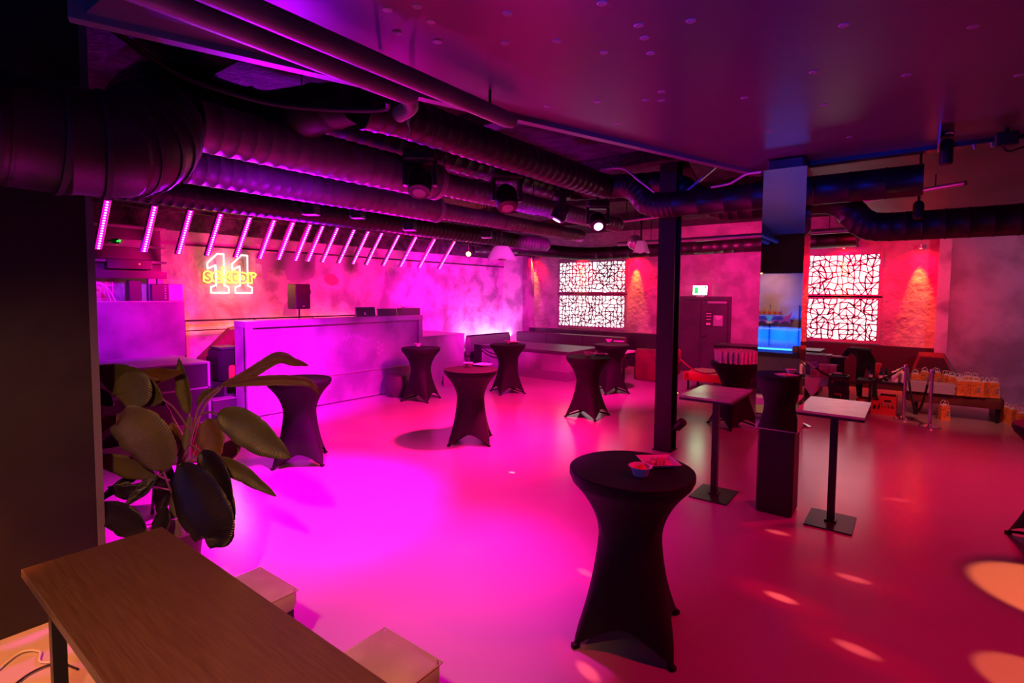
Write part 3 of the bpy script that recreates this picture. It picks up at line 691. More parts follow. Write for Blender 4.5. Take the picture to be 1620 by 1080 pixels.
# things on and behind the counter
p = at(480, 500, X=-9.75); zc = HT
t = thing('loudspeaker', 'black loudspeaker standing on a pole behind the DJ counter', 'loudspeaker', (-9.9, p.y + .0, 1.9), 0)
MB().rbox(-.16, .16, -.16, .16, 0, .5, .015).build('cabinet', 'black', t)
MB().box(.161, .165, -.14, .14, .02, .48).build('grille', 'black_metal', t)
MB().lathe([(.09, 0), (.1, .006), (.07, .012)], 18, Tm(.165, .06, .34, 0, 0, PI / 2)).build('driver', 'black_gap', t, True)
MB().box(.166, .168, -.02, .02, .05, .065).build('badge', 'pale_metal', t)
MB().tube([(0, 0, -1.32), (0, 0, 0)], .018, 8).tube([(0, 0, -1.0), (.3, .0, -1.32)], .012, 6).tube([(0, 0, -1.0), (-.15, .25, -1.32)], .012, 6).tube([(0, 0, -1.0), (-.15, -.25, -1.32)], .012, 6).build('stand', 'black_metal', t)
def screen(y0, y1, h, lab, name, cat):
    yc = (y0 + y1) / 2
    t = thing(name, lab, cat, (-9.55, yc, HT))
    w_ = (y1 - y0) / 2
    MB().rbox(-.012, .012, -w_, w_, .0, h, .006, Tm(0, 0, .002, 0, 0, -.15)).build('screen_back', 'stage_dark', t)
    MB().box(.0125, .0135, -w_, -w_ + .01, 0, h, Tm(0, 0, .002, 0, 0, -.15)).box(.0125, .0135, w_ - .01, w_, 0, h, Tm(0, 0, .002, 0, 0, -.15)).box(.0125, .0135, -w_, w_, h - .01, h, Tm(0, 0, .002, 0, 0, -.15)).build('bezel', 'pale_metal', t)
    MB().box(-.09, .0, -w_, w_, 0, .012).build('base', 'black', t)
    return t
ya_, yb_ = at(563, 500, X=-9.55).y, at(594, 500, X=-9.55).y
s1 = screen(ya_, yb_, .21, 'laptop with a glowing edge on the DJ counter, left one', 'laptop', 'laptop')
MB().box(.014, .016, -.05, -.02, .06, .09).box(.014, .016, -.04, -.0, .04, .05).build('sticker', 'fabric_wrap', s1)
ya_, yb_ = at(597, 500, X=-9.55).y, at(628, 500, X=-9.55).y
screen(ya_, yb_, .17, 'lower dark laptop beside the first one on the DJ counter', 'laptop', 'laptop')
yy = at(641, 500, X=-9.6).y
t = thing('dj_mixer', 'violet mixer box at the right end of the DJ counter', 'mixer', (-9.6, yy + .1, HT))
MB().rbox(-.08, .1, -.3, .3, 0, .17, .015).build('case', 'stage_dark', t)
for k in range(5): MB().lathe([(.02, 0), (.018, .02)], 10, Tm(0, -.22 + k * .1, .17)).build('knob', 'pale_metal', t)
t = thing('plush_toy', 'small white rounded toy on top of the mixer box', 'toy', (-9.6, yy - .04, HT + .17))
MB().ball((0, 0, .06), .075, sc=(1, 1.1, .9)).build('body', 'white', t, True)
MB().ball((0, -.05, .125), .03).ball((0, .0, .135), .03).build('ear', 'white', t, True)
MB().ball((.065, .03, .05), .014, 8, 6).build('eye', 'black', t)
MB().tube([(.02, .07, .05), (.03, .12, .055)], .014, 6).build('snout', 'white', t)
# rear rig at the left of the stage
t = thing('equipment_rack', 'open steel equipment rack with cables behind the violet panel', 'rack', (-11.45, 3.35, 1.5))
for y in (-.75, -.55, .45, .6): MB().box(-.04, .04, y - .05, y + .05, -1.4, .97).build('upright', 'stage', t)
MB().box(-.06, .06, -.85, .7, .97, 1.02).box(-.3, .06, -.85, .7, 1.02, 1.1).build('top_shelf', 'black_metal', t)
for k in range(5): MB().box(-.05, -.04, -.5 + k * .09, -.49 + k * .09, .3, .9).box(-.05, -.04, -.5, -.1, .35 + k * .12, .36 + k * .12).build('mesh_guard', 'pale_metal', t)
MB().rbox(-.15, .0, -.42, .0, .02, .42, .01).build('amplifier', 'stage', t)
MB().rbox(-.15, .0, .1, .3, .3, .93, .01).rbox(-.15, .02, .1, .36, .0, .28, .01).build('control_box', 'stage_dark', t)
MB().ball((.03, .0, .12), .02, 8, 6).build('indicator_light', 'cyan_spark', t)
MB().ball((.03, .3, .25), .01, 8, 6).build('indicator_light', 'red_spark', t)
MB().tube(spline([(0, -.5, .9), (.02, -.3, .85), (.02, -.2, .6), (.02, -.15, .4)], 6), .012, 6).tube(spline([(0, -.55, .92), (.03, -.25, .8), (.03, -.1, .5)], 6), .012, 6).build('cable_loop', 'fabric_wrap', t)
t = thing('light_truss', 'horizontal stage truss with control boxes above the equipment rack', 'truss', (-11.4, 3.2, 2.75))
for z in (.0, .28, .62): MB().box(-.03, .03, -1.6, .85, z, z + .045).build('rail', 'stage', t)
MB().box(-.3, -.1, -1.5, .8, -.2, .7).build('backing_board', 'black', t)
MB().rbox(-.08, .04, .1, .5, .30, .42, .01).rbox(-.08, .04, -.9, -.6, .05, .25, .01).build('ballast_box', 'stage', t)
MB().ball((.05, .1, .38), .02, 8, 6).ball((.05, .07, .37), .015, 8, 6).build('indicator_light', 'green_spark', t)
MB().ball((.05, .4, -.02), .014, 8, 6).build('indicator_light', 'red_spark', t)
MB().rbox(-.1, .05, -.1, .6, -.12, .06, .01).build('dimmer_box', 'black', t)
t = thing('monitor_cabinet', 'dark cabinet with a row of buttons standing on the violet panel edge', 'cabinet', (-11.45, at(264, 470, X=-11.4).y, 2.055))
MB().rbox(-.15, .1, -.27, .27, 0, .32, .012).build('case', 'stage_dark', t)
MB().box(.1, .104, .02, .26, .01, .31).build('steel_door', 'pale_metal', t)
for k in range(6): MB().box(.101, .106, -.05, -.03, .04 + k * .045, .06 + k * .045).build('button', 'white', t)
t = thing('garment_case', 'dark bag and red cloth heaped beside the stage steps', 'luggage', (-10.3, at(356, 600, X=-10.2).y, .58))
MB().rbox(-.25, .25, -.16, .2, 0, .6, .05).build('case', 'black', t, True)
MB().rbox(.2, .28, .0, .14, .02, .3, .04).build('orange_panel', 'orange', t, True)
MB().box(-.2, .26, -.14, .2, .6, .64).build('lid', 'stage_dark', t)
t = thing('red_cloth', 'dark red cloth slanting behind the left end of the DJ counter', 'cloth', (-10.9, at(345, 560, X=-10.9).y, .58))
MB().add([(0, -.45, .25), (0, -.38, .4), (0, .2, .95), (0, .45, 1.0), (0, .45, 0), (0, -.3, 0), (.12, -.45, .2), (.12, -.38, .38), (.12, .2, .9), (.12, .45, .95), (.14, .45, 0), (.14, -.3, 0)], [(0, 1, 2, 3, 4, 5), (11, 10, 9, 8, 7, 6), (0, 6, 7, 1), (1, 7, 8, 2), (2, 8, 9, 3), (3, 9, 10, 4), (4, 10, 11, 5), (5, 11, 6, 0)]).build('fold', 'bench', t)
# dark curved chair back next to the dark wall
t = thing('draped_chair', 'black rounded chair back showing past the dark wall edge', 'chair', (-8.3, 1.62, 0), .2)
MB().add([(x * .12, -.42 + .84 * u + .0, z) for x in (0, 1) for u, z in ((0, .5), (0, 2.0), (.35, 2.28), (.62, 2.2), (.75, 1.9), (.8, 1.4), (1, .9), (1.1, .5))],
     [tuple(range(7, -1, -1)), tuple(range(8, 16))] + [(i, (i + 1) % 8, 8 + (i + 1) % 8, 8 + i) for i in range(8)]).build('backrest', 'cloth_black', t, True)
MB().box(-.5, .1, -.4, .5, .42, .52).build('seat', 'cloth_black', t)
MB().tube([(-.2, 0, 0), (-.2, 0, .42)], .03, 8).lathe([(.25, 0), (.24, .02)], 16, Tm(-.2, 0, 0)).build('pedestal', 'black_metal', t)

# ---------------------------------------------------------------- round beanbag / floor speakers at the counter's right end
t = thing('round_stool', 'dark round pouf on the floor at the right end of the DJ counter', 'pouf', at(628, 626, z=0))
MB().lathe([(.2, 0), (.24, .05), (.26, .25), (.22, .45), (.1, .48)], 20).build('cushion', 'sofa', t, True)
t = thing('wedge_monitor', 'black stage wedge on the floor right of the violet-lit cocktail table', 'floor monitor', (-8.95, 9.35, 0), .9)
MB().add([(-.25, -.2, 0), (.25, -.2, 0), (.25, .22, 0), (-.25, .22, 0), (-.25, -.1, .32), (.25, -.1, .32), (.25, .2, .05), (-.25, .2, .05)], [(3, 2, 1, 0), (4, 5, 6, 7), (0, 1, 5, 4), (2, 3, 7, 6), (1, 2, 6, 5), (3, 0, 4, 7)]).build('cabinet', 'black', t)

# ---------------------------------------------------------------- lounge by the back wall
t = thing('lounge_block', 'pink-lit plastered lounge block with a dark cap', 'counter', (-8.4, 11.5, 0))
MB().box(-1.5, 1.4, 0, 1.6, 0, .70).build('body', 'stage', t)
MB().box(-1.52, 1.44, -.02, 1.62, .70, .77).build('cap', 'sofa', t)
MB().box(-1.5, 1.402, -.006, 1.6, 0, .24).build('plinth', mat('plinth_violet', (.22, .17, .24), .5), t)
MB().box(1.40, 1.46, .35, 1.3, .35, .5).build('side_shelf', 'red_fab', t)
t = thing('long_sofa', 'long dark sofa with a low backrest under the left glowing panels', 'sofa', (-8.9, 14.6, 0))
MB().rbox(-2.3, 1.9, .25, .5, .3, .93, .06).build('backrest', 'sofa', t, True)
MB().rbox(-2.3, 1.9, -.4, .3, .25, .5, .05).build('seat', 'red_fab', t, True)
MB().box(-2.3, 1.9, -.35, .45, 0, .25).build('base', 'sofa', t)
for x in (-1.0, .4): MB().box(x - .006, x + .006, .244, .25, .5, .9).build('seam', 'black_gap', t)
struct('trim_22', MB().box(-11.3, -6.2, WB - .3, WB, .0, 1.04), 'stage_dark')
t = thing('corner_bench', 'rounded magenta bench back in front of the glowing corner', 'sofa', at(770, 575, z=0), 0)
b_ = t.location.copy(); b_.z = 0
p0 = at(737, 545, X=-10.6); p1 = at(806, 545, X=-10.6)
t.location = (-10.6, (p0.y + p1.y) / 2, 0); hl = (p1.y - p0.y) / 2
MB().rbox(-.1, .1, -hl, hl, .35, .98, .09).build('backrest', 'sofa', t, True)
MB().rbox(-.7, -.1, -hl, hl, .2, .5, .05).build('seat', 'sofa', t, True)
MB().box(-.65, .05, -hl + .05, hl - .05, 0, .35).build('base', 'sofa', t)
t = thing('white_table', 'small white-topped low table before the long sofa', 'table', (-6.35, 12.95, 0), -.2)
MB().box(-.42, .45, -.3, .3, .71, .75).build('tabletop', 'white', t)
for sx in (-1, 1):
    for sy in (-1, 1): MB().box(sx * .42 - .02, sx * .42 + .02, sy * .25 - .02, sy * .25 + .02, 0, .71).build('leg', 'black_metal', t)
p = at(1000, 592, z=0)
t = thing('red_armchair', 'boxy dark red armchair behind the rearmost cocktail table', 'armchair', (-5.45, 13.35, 0), 0)
MB().rbox(-.4, .45, -.4, -.1, .0, .82, .05).build('armrest', 'bench', t, True)
MB().rbox(-.4, .5, -.1, .5, .1, .45, .05).build('seat', 'bench', t, True)
MB().rbox(.3, .5, -.1, .6, .4, .8, .05).build('backrest', 'red_fab', t, True)
MB().rbox(-.4, .45, .5, .75, .1, .72, .05).build('armrest', 'bench', t, True)
# glow behind the corner bench: an uplight on the floor
t = thing('floor_uplight', 'white floor uplight washing the wall behind the corner bench', 'lamp', (WL + .35, 13.9, 0))
MB().rbox(-.06, .06, -1.1, 1.1, 0, .08, .01).build('housing', 'black', t)
MB().box(-.04, .04, -1.05, 1.05, .08, .084).build('lens', mat('uplight_lens', (0, 0, 0), .5, emit=(1, .35, .9), es=6), t)
light('AREA', 'uplight_glow', (WL + .3, 13.9, .72), 70, (1, .22, .85), (WL + .02, 13.9, 1.5), 2.6, sy=.12)

# ---------------------------------------------------------------- glowing lattice panels
def lattice_panel(x0, x1, z0, z1, lab, seed):
    rnd = random.Random(seed)
    w_, h_ = x1 - x0, z1 - z0
    t = thing('glowing_panel', lab, 'light panel', (x0, WB - .02, z0), 0)
    MB().box(0, w_, -.02, 0, 0, h_).build('backlight', 'backlight', t)
    g = MB(); nx, nz = int(w_ / .125), int(h_ / .125)
    P = [[None] * (nz + 1) for _ in range(nx + 1)]
    for i in range(nx + 1):
        for k in range(nz + 1):
            jx = rnd.uniform(-.33, .33) if 0 < i < nx else 0; jz = rnd.uniform(-.33, .33) if 0 < k < nz else 0
            P[i][k] = ((i + jx) / nx * w_, (k + jz) / nz * h_)
    def strip(a, b, wd=.016):
        a = Vector((a[0], 0, a[1])); b = Vector((b[0], 0, b[1])); d = (b - a)
        if d.length < 1e-4: return
        n = Vector((-d.z, 0, d.x)).normalized() * wd / 2
        vs = [a - n, b - n, b + n, a + n]; vs = [v + Vector((0, -.035, 0)) for v in vs] + [v + Vector((0, -.05, 0)) for v in vs]
        g.add([tuple(v) for v in vs], [(0, 1, 2, 3), (7, 6, 5, 4), (0, 4, 5, 1), (1, 5, 6, 2), (2, 6, 7, 3), (3, 7, 4, 0)])
    for i in range(nx + 1):
        for k in range(nz + 1):
            if i < nx and rnd.random() < .93: strip(P[i][k], P[i + 1][k], rnd.uniform(.021, .036))
            if k < nz and rnd.random() < .93: strip(P[i][k], P[i][k + 1], rnd.uniform(.021, .036))
            if i < nx and k < nz:
                q = rnd.random()
                if q < .3: strip(P[i][k], P[i + 1][k + 1], rnd.uniform(.016, .03))
                elif q < .6: strip(P[i + 1][k], P[i][k + 1], rnd.uniform(.016, .03))
    g.build('lattice', mat('lattice_board', (.3, .12, .2), .6), t)
    f = .07
    MB().box(-f, w_ + f, -.055, -.0, -f, 0).box(-f, w_ + f, -.055, 0, h_, h_ + f).box(-f, 0, -.055, 0, 0, h_).box(w_, w_ + f, -.055, 0, 0, h_).build('frame', mat('panel_frame', (.35, .3, .32), .5), t)
    return t
a, b = at(887, 416, Y=WB), at(989, 519, Y=WB)
lattice_panel(a.x, b.x, 2.30, 3.30, 'glowing white lattice panel, upper left one behind the lounge', 1)
lattice_panel(a.x, b.x, 1.16, 2.19, 'glowing white lattice panel, lower left one behind the lounge', 2)
a, b = at(1262, 407, Y=WB), at(1387, 538, Y=WB)
lattice_panel(a.x, b.x, 2.27, 3.26, 'glowing white lattice panel, upper right one beside the mirror column', 3)
lattice_panel(a.x, b.x, 1.15, 2.17, 'glowing white lattice panel, lower right one behind the bending person', 4)

# wall downlights
for px, py, lab in ((841, 410, 'small wall downlight left of the left glowing panels'), (918, 409, 'small wall downlight above the left glowing panels'), (1003, 404, 'small wall downlight between the left panels and the steel column'), (1335, 393, 'small wall downlight above the right glowing panels'), (1457, 393, 'small wall downlight right of the right glowing panels')):
    p = at(px, py, Y=WB - .2)
    t = thing('wall_downlight', lab, 'downlight', p)
    MB().lathe([(.03, 0), (.035, .01), (.035, .09), (.02, .1)], 14).build('housing', 'pale_metal', t, True)
    MB().tube([(0, 0, .06), (0, .2, .06)], .01, 6).build('arm', 'black_metal', t)
    MB().lathe([(.0005, -.002), (.028, -.001)], 12, cap=False).build('lens', 'warm_lamp', t)
    light('SPOT', 'downlight_beam', p + Vector((0, .02, -.02)), 280, (1, .34, .02), p + Vector((0, .17, -1.0)), .02, 33, .9)
    light('SPOT', 'downlight_wash', p + Vector((0, -.1, .0)), 260 if px > 1000 else 150, (1, 0, .008), p + Vector((0, .35, -1.0)), .05, 125, 1)

# exit sign
p = at(1108, 459, Y=WB - .1)
t = thing('exit_sign', 'glowing pale green exit sign above the dark double door', 'exit sign', p)
MB().rbox(-.21, .21, -.03, .05, -.14, .14, .01).build('case', 'white', t)
MB().box(-.2, .2, -.036, -.03, -.13, .13).build('lit_face', 'exit', t)
g = MB().box(-.16, -.05, -.04, -.036, -.09, .09)
g.ball((.03, -.038, .07), .022, 8, 6, (1, .2, 1))
for a_, b_ in (((.03, .05), (.0, -.02)), ((.0, -.02), (.05, -.05)), ((.05, -.05), (.03, -.1)), ((0, -.02), (-.03, -.07)), ((.03, .04), (.08, .02)), ((.03, .04), (-.03, .03))):
    g.tube([(a_[0], -.038, a_[1]), (b_[0], -.038, b_[1])], .009, 6)
g.box(.12, .19, -.04, -.036, .06, .12)
g.build('running_figure', 'exit_green', t)
MB().box(-.12, .12, -.01, .05, -.2, -.14).build('bracket', 'pale_metal', t)

# ---------------------------------------------------------------- cocktail tables
def smooth01(x): x = max(0, min(1, x)); return x * x * (3 - 2 * x)
def cover_mesh(R=.4, H=1.1, waist=.2, foot=.43):
    n = 96; m_ = 40; g = MB(); vs = []; fs = []
    def prof(t):
        # t 0..1 from the rim down
        if t < .07: return lerp(R, R * .985, t / .07)
        u = (t - .07) / .93
        a = smooth01(min(1, u / .42)) ** .8
        return lerp(R * .985, waist, 1 - (1 - min(1, u / .5)) ** 2.3) if u < .5 else waist
    for k in range(m_ + 1):
        t = k / m_
        for i in range(n):
            a = 2 * PI * i / n
            d = ((a + PI / 4) % (PI / 2)) - PI / 4       # angle to the nearest foot
            c = math.cos(PI / 4) / math.cos(PI / 4 - abs(d))
            fr_ = foot * c * (1 - .10 * math.sin(2 * abs(d)) ** 2)
            hem = .012 + .15 * (math.sin(2 * abs(d)) ** .75)
            z = H - t * (H - hem)
            u = max(0, (t - .40) / .60)
            rr = lerp(prof(t), fr_, u ** 1.45)
            if k == 0: rr = R - .006
            vs.append((rr * math.cos(a), rr * math.sin(a), z if k else H))
    for k in range(m_):
        for i in range(n): j = (i + 1) % n; fs.append((k * n + i, (k + 1) * n + i, (k + 1) * n + j, k * n + j))
    fs.append(tuple(range(n)))
    return g.add(vs, fs)
cm = cover_mesh()
t1 = thing('cocktail_table', 'nearest cocktail table under a black stretch cover, bowl and tray on it', 'cocktail table', (-1.45, 3.2, 0), math.radians(-27), 'black-covered cocktail tables')
cm.build('stretch_cover', 'cloth', t1, True)
MB().lathe([(.40, 1.055), (.403, 1.06), (.403, 1.095), (.395, 1.1)], 64, cap=False).build('rim_band', 'cloth', t1, True)
for k in range(4):
    a = k * PI / 2
    MB().tube([(0, 0, .13), (.40 * math.cos(a), .40 * math.sin(a), .03)], .014, 8).build('leg', 'black_metal', t1)
    MB().rbox(-.025, .025, -.02, .02, 0, .03, .006, Matrix.Rotation(a, 4, 'Z') @ Matrix.Translation((.415, 0, 0))).build('foot_pocket', 'cloth', t1)
MB().tube([(0, 0, .1), (0, 0, 1.06)], .03, 12).build('pole', 'black_metal', t1)
TB = {'near': (-1.42, 3.17)}
for nm, x, y, rz, lab in (
    ('mid', -5.31, 5.93, -8, 'cocktail table at the middle of the floor with crossed legs showing through its black cover'),
    ('plant', -6.42, 3.80, 8, 'cocktail table behind the tip of the banana leaves, empty black cover'),
    ('dj', -8.2, 7.6, -25, 'black-covered cocktail table in front of the DJ counter, right end'),
    ('lounge', -7.3, 9.4, 15, 'black-covered cocktail table between the side block and the lounge block'),
    ('front', -4.74, 8.5, -42, 'larger-looking black-covered table of the pair left of the steel column'),
    ('rear', -5.5, 10.95, 10, 'rear black-covered table of the pair left of the steel column'),
    ('glasses', -2.42, 9.45, 8, 'black-covered cocktail table crowded with beer glasses'),
    ('edge', 1.13, 6.55, 60, 'black-covered cocktail table cut off by the right edge of the view')):
    dup(t1, (x, y, 0), math.radians(rz), lab); TB[nm] = (x, y)

# bowls and trays
def lump(n, rx, ry, z0, hgt, r, seed):
    g = MB(); rnd = random.Random(seed)
    for k in range(n):
        a = rnd.uniform(0, 2 * PI); q = math.sqrt(rnd.random())
        g.ball((rx * q * math.cos(a), ry * q * math.sin(a), z0 + hgt * (1 - q * q) * rnd.random()), r * rnd.uniform(.7, 1.2), 7, 5)
    return g
bw = thing('snack_bowl', 'white paper bowl of red sweets on the nearest cocktail table', 'bowl', (0, 0, 0), 0, 'snack bowls on the tables')
MB().lathe([(.038, 0), (.045, .006), (.062, .055), (.074, .06), (.074, .064), (.06, .06), (.042, .012), (.0005, .010)], 28, cap=False).lathe([(.0005, 0), (.038, 0)], 28, cap=False).build('bowl', 'white', bw, True)
lump(24, .034, .034, .042, .022, .012, 5).build('sweets', 'fruit', bw, True)
tr = thing('snack_tray', 'square white tray of popcorn on the nearest cocktail table', 'tray', (0, 0, 0), 0, 'snack trays on the tables')
g = MB(); h = .085
g.add([(-h, -h, .004), (h, -h, .004), (h, h, .004), (-h, h, .004), (-h - .03, -h - .03, .025), (h + .03, -h - .03, .025), (h + .03, h + .03, .025), (-h - .03, h + .03, .025), (-h - .003, -h - .003, 0), (h + .003, -h - .003, 0), (h + .003, h + .003, 0), (-h - .003, h + .003, 0), (-h - .034, -h - .034, .024), (h + .034, -h - .034, .024), (h + .034, h + .034, .024), (-h - .034, h + .034, .024)],
  [(0, 1, 2, 3), (0, 4, 5, 1), (1, 5, 6, 2), (2, 6, 7, 3), (3, 7, 4, 0), (8, 11, 10, 9), (8, 9, 13, 12), (9, 10, 14, 13), (10, 11, 15, 14), (11, 8, 12, 15), (4, 12, 13, 5), (5, 13, 14, 6), (6, 14, 15, 7), (7, 15, 12, 4)])
g.build('tray', 'white', tr)
lump(90, .07, .055, .012, .03, .011, 9).build('popcorn', 'popcorn', tr, True)
first = True
LBL = {'mid': 'middle-floor cocktail table', 'dj': 'table in front of the DJ counter', 'lounge': 'table before the lounge block', 'front': 'front table of the pair left of the steel column', 'rear': 'rear table of the pair left of the steel column'}
for nm, b_, t_ in (('near', (1013, 752), (1041, 733)), ('mid', (741, 580), (763, 578)), ('dj', (661, 548), None), ('lounge', (803, 543), (812, 542)), ('front', (930, 562), (951, 561)), ('rear', (963, 541), (979, 541))):
    pb = at(*b_, z=1.105)
    if first: bw.location = pb
    else: dup(bw, pb, .4, 'white bowl on the ' + LBL[nm])
    if t_:
        pt = at(*t_, z=1.104)
        d_ = Vector(pt - pb); d_.z = 0
        if d_.length < .19: pt = pb + d_.normalized() * .2; pt.z = 1.104
        if first: tr.location = pt; tr.rotation_euler = (0, 0, .72)
        else: dup(tr, pt, .72 + len(nm) * .3, 'white popcorn tray on the ' + LBL[nm])
    first = False

# beer glasses
gl = thing('beer_glass', 'tall flared empty beer glass standing in the crowd on the cocktail table', 'glass', (0, 0, 0), 0, 'beer glasses on the cocktail table')
MB().lathe([(.03, 0), (.032, .006), (.018, .02), (.022, .06), (.034, .2), (.0345, .2), (.0325, .2), (.02, .06), (.012, .028), (.0005, .025)], 16, cap=False).lathe([(.0005, 0), (.03, 0)], 16, cap=False).build('glass_body', mat('pink_lit_glass', (.97, .9, .95), .15, trans=.12), gl, True)
x0, y0 = TB['glasses']; k = 0
rnd = random.Random(4)
for i in range(-4, 5):
    for j in range(-4, 5):
        px_, py_ = i * .083 + (j % 2) * .04, j * .075
        if math.hypot(px_, py_) < .345:
            loc = (x0 + px_, y0 + py_, 1.102)
            if k == 0: gl.location = loc
            else: dup(gl, loc, rnd.uniform(0, 3))
            k += 1

# two slim square-top stands
def stand(cx, cy, lab):
    t = thing('bar_stand', lab, 'bar table', (cx, cy, 0), 0)
    MB().box(-.27, .27, -.43, .43, 1.115, 1.14).build('table_base_board', 'black', t)
    MB().box(-.27, .27, -.43, .43, 1.14, 1.162).build('tabletop', 'board', t)
    MB().box(-.032, .032, -.032, .032, .015, 1.115).build('pole', 'black_metal', t)
    MB().box(-.2, .2, -.245, .245, 0, .015).box(-.05, .05, -.05, .05, .015, .03).build('base_plate', 'black_metal', t)
    return t
stand(-1.73, 6.02, 'slim bar table with a pale top left of the mirror column')
stand(-.60, 6.02, 'slim bar table with a pale top right of the mirror column')

# ---------------------------------------------------------------- near wooden table and stools
t = thing('wooden_table', 'long brown oak table in the near left corner', 'table', (-3.74, .6, 0))
MB().rbox(0, 2.6, 0, .66, .71, .755, .004).build('tabletop', 'wood', t)
MB().box(.0, 2.6, -.004, 0, .712, .752).build('front_edge', mat('edge_band', (.2, .12, .08), .4), t)
for x in (.2, 2.4):
    for y in (.06, .54): MB().box(x, x + .06, y, y + .06, 0, .71).build('leg', 'black_metal', t)
sz = .47
def stool(cx, cy, rz, lab, first=None):
    if first: return dup(first, (cx, cy, 0), rz, lab)
    t = thing('padded_stool', lab, 'stool', (cx, cy, 0), rz, 'padded stools at the wooden table')
    MB().rbox(-.22, .22, -.22, .22, sz - .13, sz, .03).build('seat_cushion', 'leather', t, True)
    MB().tube([(-.215, -.215, sz - .012), (.215, -.215, sz - .012), (.215, .215, sz - .012), (-.215, .215, sz - .012), (-.215, -.215, sz - .012)], .005, 6).build('piping', 'leather', t)
    for sx in (-1, 1):
        for sy in (-1, 1): MB().box(sx * .18 - .018, sx * .18 + .018, sy * .18 - .018, sy * .18 + .018, 0, sz - .13).build('leg', 'black_metal', t)
    MB().box(-.18, .18, -.19, -.17, .1, .12).box(-.18, .18, .17, .19, .1, .12).build('stretcher', 'black_metal', t)
    return t
c1 = at(482, 926, z=sz); c2 = at(410, 889, z=sz)
s0 = stool(c1.x - .22, c2.y - .23, .02, 'padded stool with a scuffed brown seat, beside the plant side of the table')
c3 = at(700, 1045, z=sz); c4 = at(612, 987, z=sz)
stool(c3.x - .22, c4.y - .23, .0, 'paler padded stool with a torn corner, nearer the camera', s0)

# ---------------------------------------------------------------- banana plant
PC = Vector((-4.45, 1.86, 0))
pl = thing('banana_plant', 'potted banana plant with large drooping leaves beside the wooden table', 'plant', PC)
def leaf(P, hw, d0, d1, m, pet=None, fold=.25, name='leaf', roll=0.0):
    n = 12
    if len(P) == 2: P = [P[0], ((P[0][0] + P[1][0]) / 2, (P[0][1] + P[1][1]) / 2), P[1]]
    pts = [at(x, y, d=lerp(d0, d1, i / (len(P) - 1))) for i, (x, y) in enumerate(P)]
    pts = spline(pts, 14 if len(pts) < 4 else 10); n = len(pts)
    vs = []; fs = []; g = MB(); mid = []
    for i, p in enumerate(pts):
        tt = i / (n - 1)
        tan = (pts[min(i + 1, n - 1)] - pts[max(0, i - 1)]).normalized()
        dpt = lerp(d0, d1, tt)
        side = tan.cross(FF).normalized()
        nrm = side.cross(tan).normalized()
        if nrm.dot(FF) > 0: nrm = -nrm
        side = (side * math.cos(roll) + nrm * math.sin(roll)).normalized(); nrm = side.cross(tan).normalized()
        w_ = hw / FPX * dpt * (max(0, math.sin(PI * min(1, tt ** .8 * .985 + .015))) ** .75) * 1.08 * (1 - .05 * (i % 7 == 1) * (tt > .3))
        row = []
        for s_ in (-1, -.66, -.33, 0, .33, .66, 1):
            wob = .005 * math.sin(i * .7 + s_ * 3)
            row.append(p - PC + side * w_ * s_ - nrm * (abs(s_) ** 1.3 * w_ * fold) + nrm * wob * abs(s_))
        vs += [tuple(v) for v in row]; mid.append(p - PC - nrm * -.004)
    for i in range(n - 1):
        for k in range(6): fs.append((i * 7 + k, i * 7 + k + 1, (i + 1) * 7 + k + 1, (i + 1) * 7 + k))
    o = MB().add(vs, fs).build(name, m, pl, True)
    ul = o.data.uv_layers.new(name='UVMap'); LN_ = sum((pts[i + 1] - pts[i]).length for i in range(n - 1))
    for lp in o.data.loops:
        i_, k_ = divmod(lp.vertex_index, 7); s_ = abs((k_ - 3) / 3)
        ul.data[lp.index].uv = (i_ / (n - 1) * LN_ * 2.4 - s_ * .10, s_ * .3)
    sm = o.modifiers.new('thick', 'SOLIDIFY'); sm.thickness = .003
    MB().tube(mid, [lerp(.007, .002, i / (n - 1)) for i in range(n)], 6).build('midrib', 'stalk', o, True)
    if pet:
        q = [at(x, y, d=dd) - PC for x, y, dd in pet] + [pts[0] - PC]
        MB().tube(spline(q, 5), .0075, 6).build('stalk', 'stalk', o, True)
    return o
cr = (290, 700, 4.2)
leaf([(345, 655), (385, 672), (425, 700), (461, 724)], 26, 4.0, 3.85, 'leaf', [(298, 715, 4.2), (312, 662, 4.1), (330, 652, 4.05)])
leaf([(338, 725), (385, 748), (438, 785)], 13, 4.0, 3.8, 'leaf', [(298, 730, 4.15), (318, 718, 4.05)])
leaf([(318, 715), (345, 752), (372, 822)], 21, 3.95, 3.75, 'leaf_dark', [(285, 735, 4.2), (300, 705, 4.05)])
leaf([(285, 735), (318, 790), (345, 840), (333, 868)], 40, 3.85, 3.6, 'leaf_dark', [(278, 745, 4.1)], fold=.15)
leaf([(258, 745), (240, 700), (205, 660), (185, 655)], 38, 4.0, 3.75, 'leaf', [(272, 780, 4.15)], fold=.12)
leaf([(326, 664), (338, 695), (345, 728)], 22, 4.05, 3.95, 'leaf_red', [(305, 720, 4.2), (318, 680, 4.1)])
leaf([(300, 655), (292, 610), (283, 566)], 11, 4.25, 4.3, 'leaf', [(298, 700, 4.2)], fold=.5, name='leaf')
leaf([(188, 613), (240, 596), (291, 588)], 13, 4.25, 4.15, 'leaf_red', [(270, 650, 4.35), (200, 630, 4.35)])
leaf([(258, 632), (205, 606), (145, 582)], 26, 4.0, 4.3, 'leaf', [(300, 680, 4.2), (275, 645, 4.1)], fold=.1)
leaf([(200, 590), (212, 620), (208, 650)], 30, 3.95, 3.95, 'leaf', [(250, 600, 4.1)], fold=.1)
leaf([(232, 604), (246, 622), (252, 644)], 12, 4.4, 4.4, 'leaf')
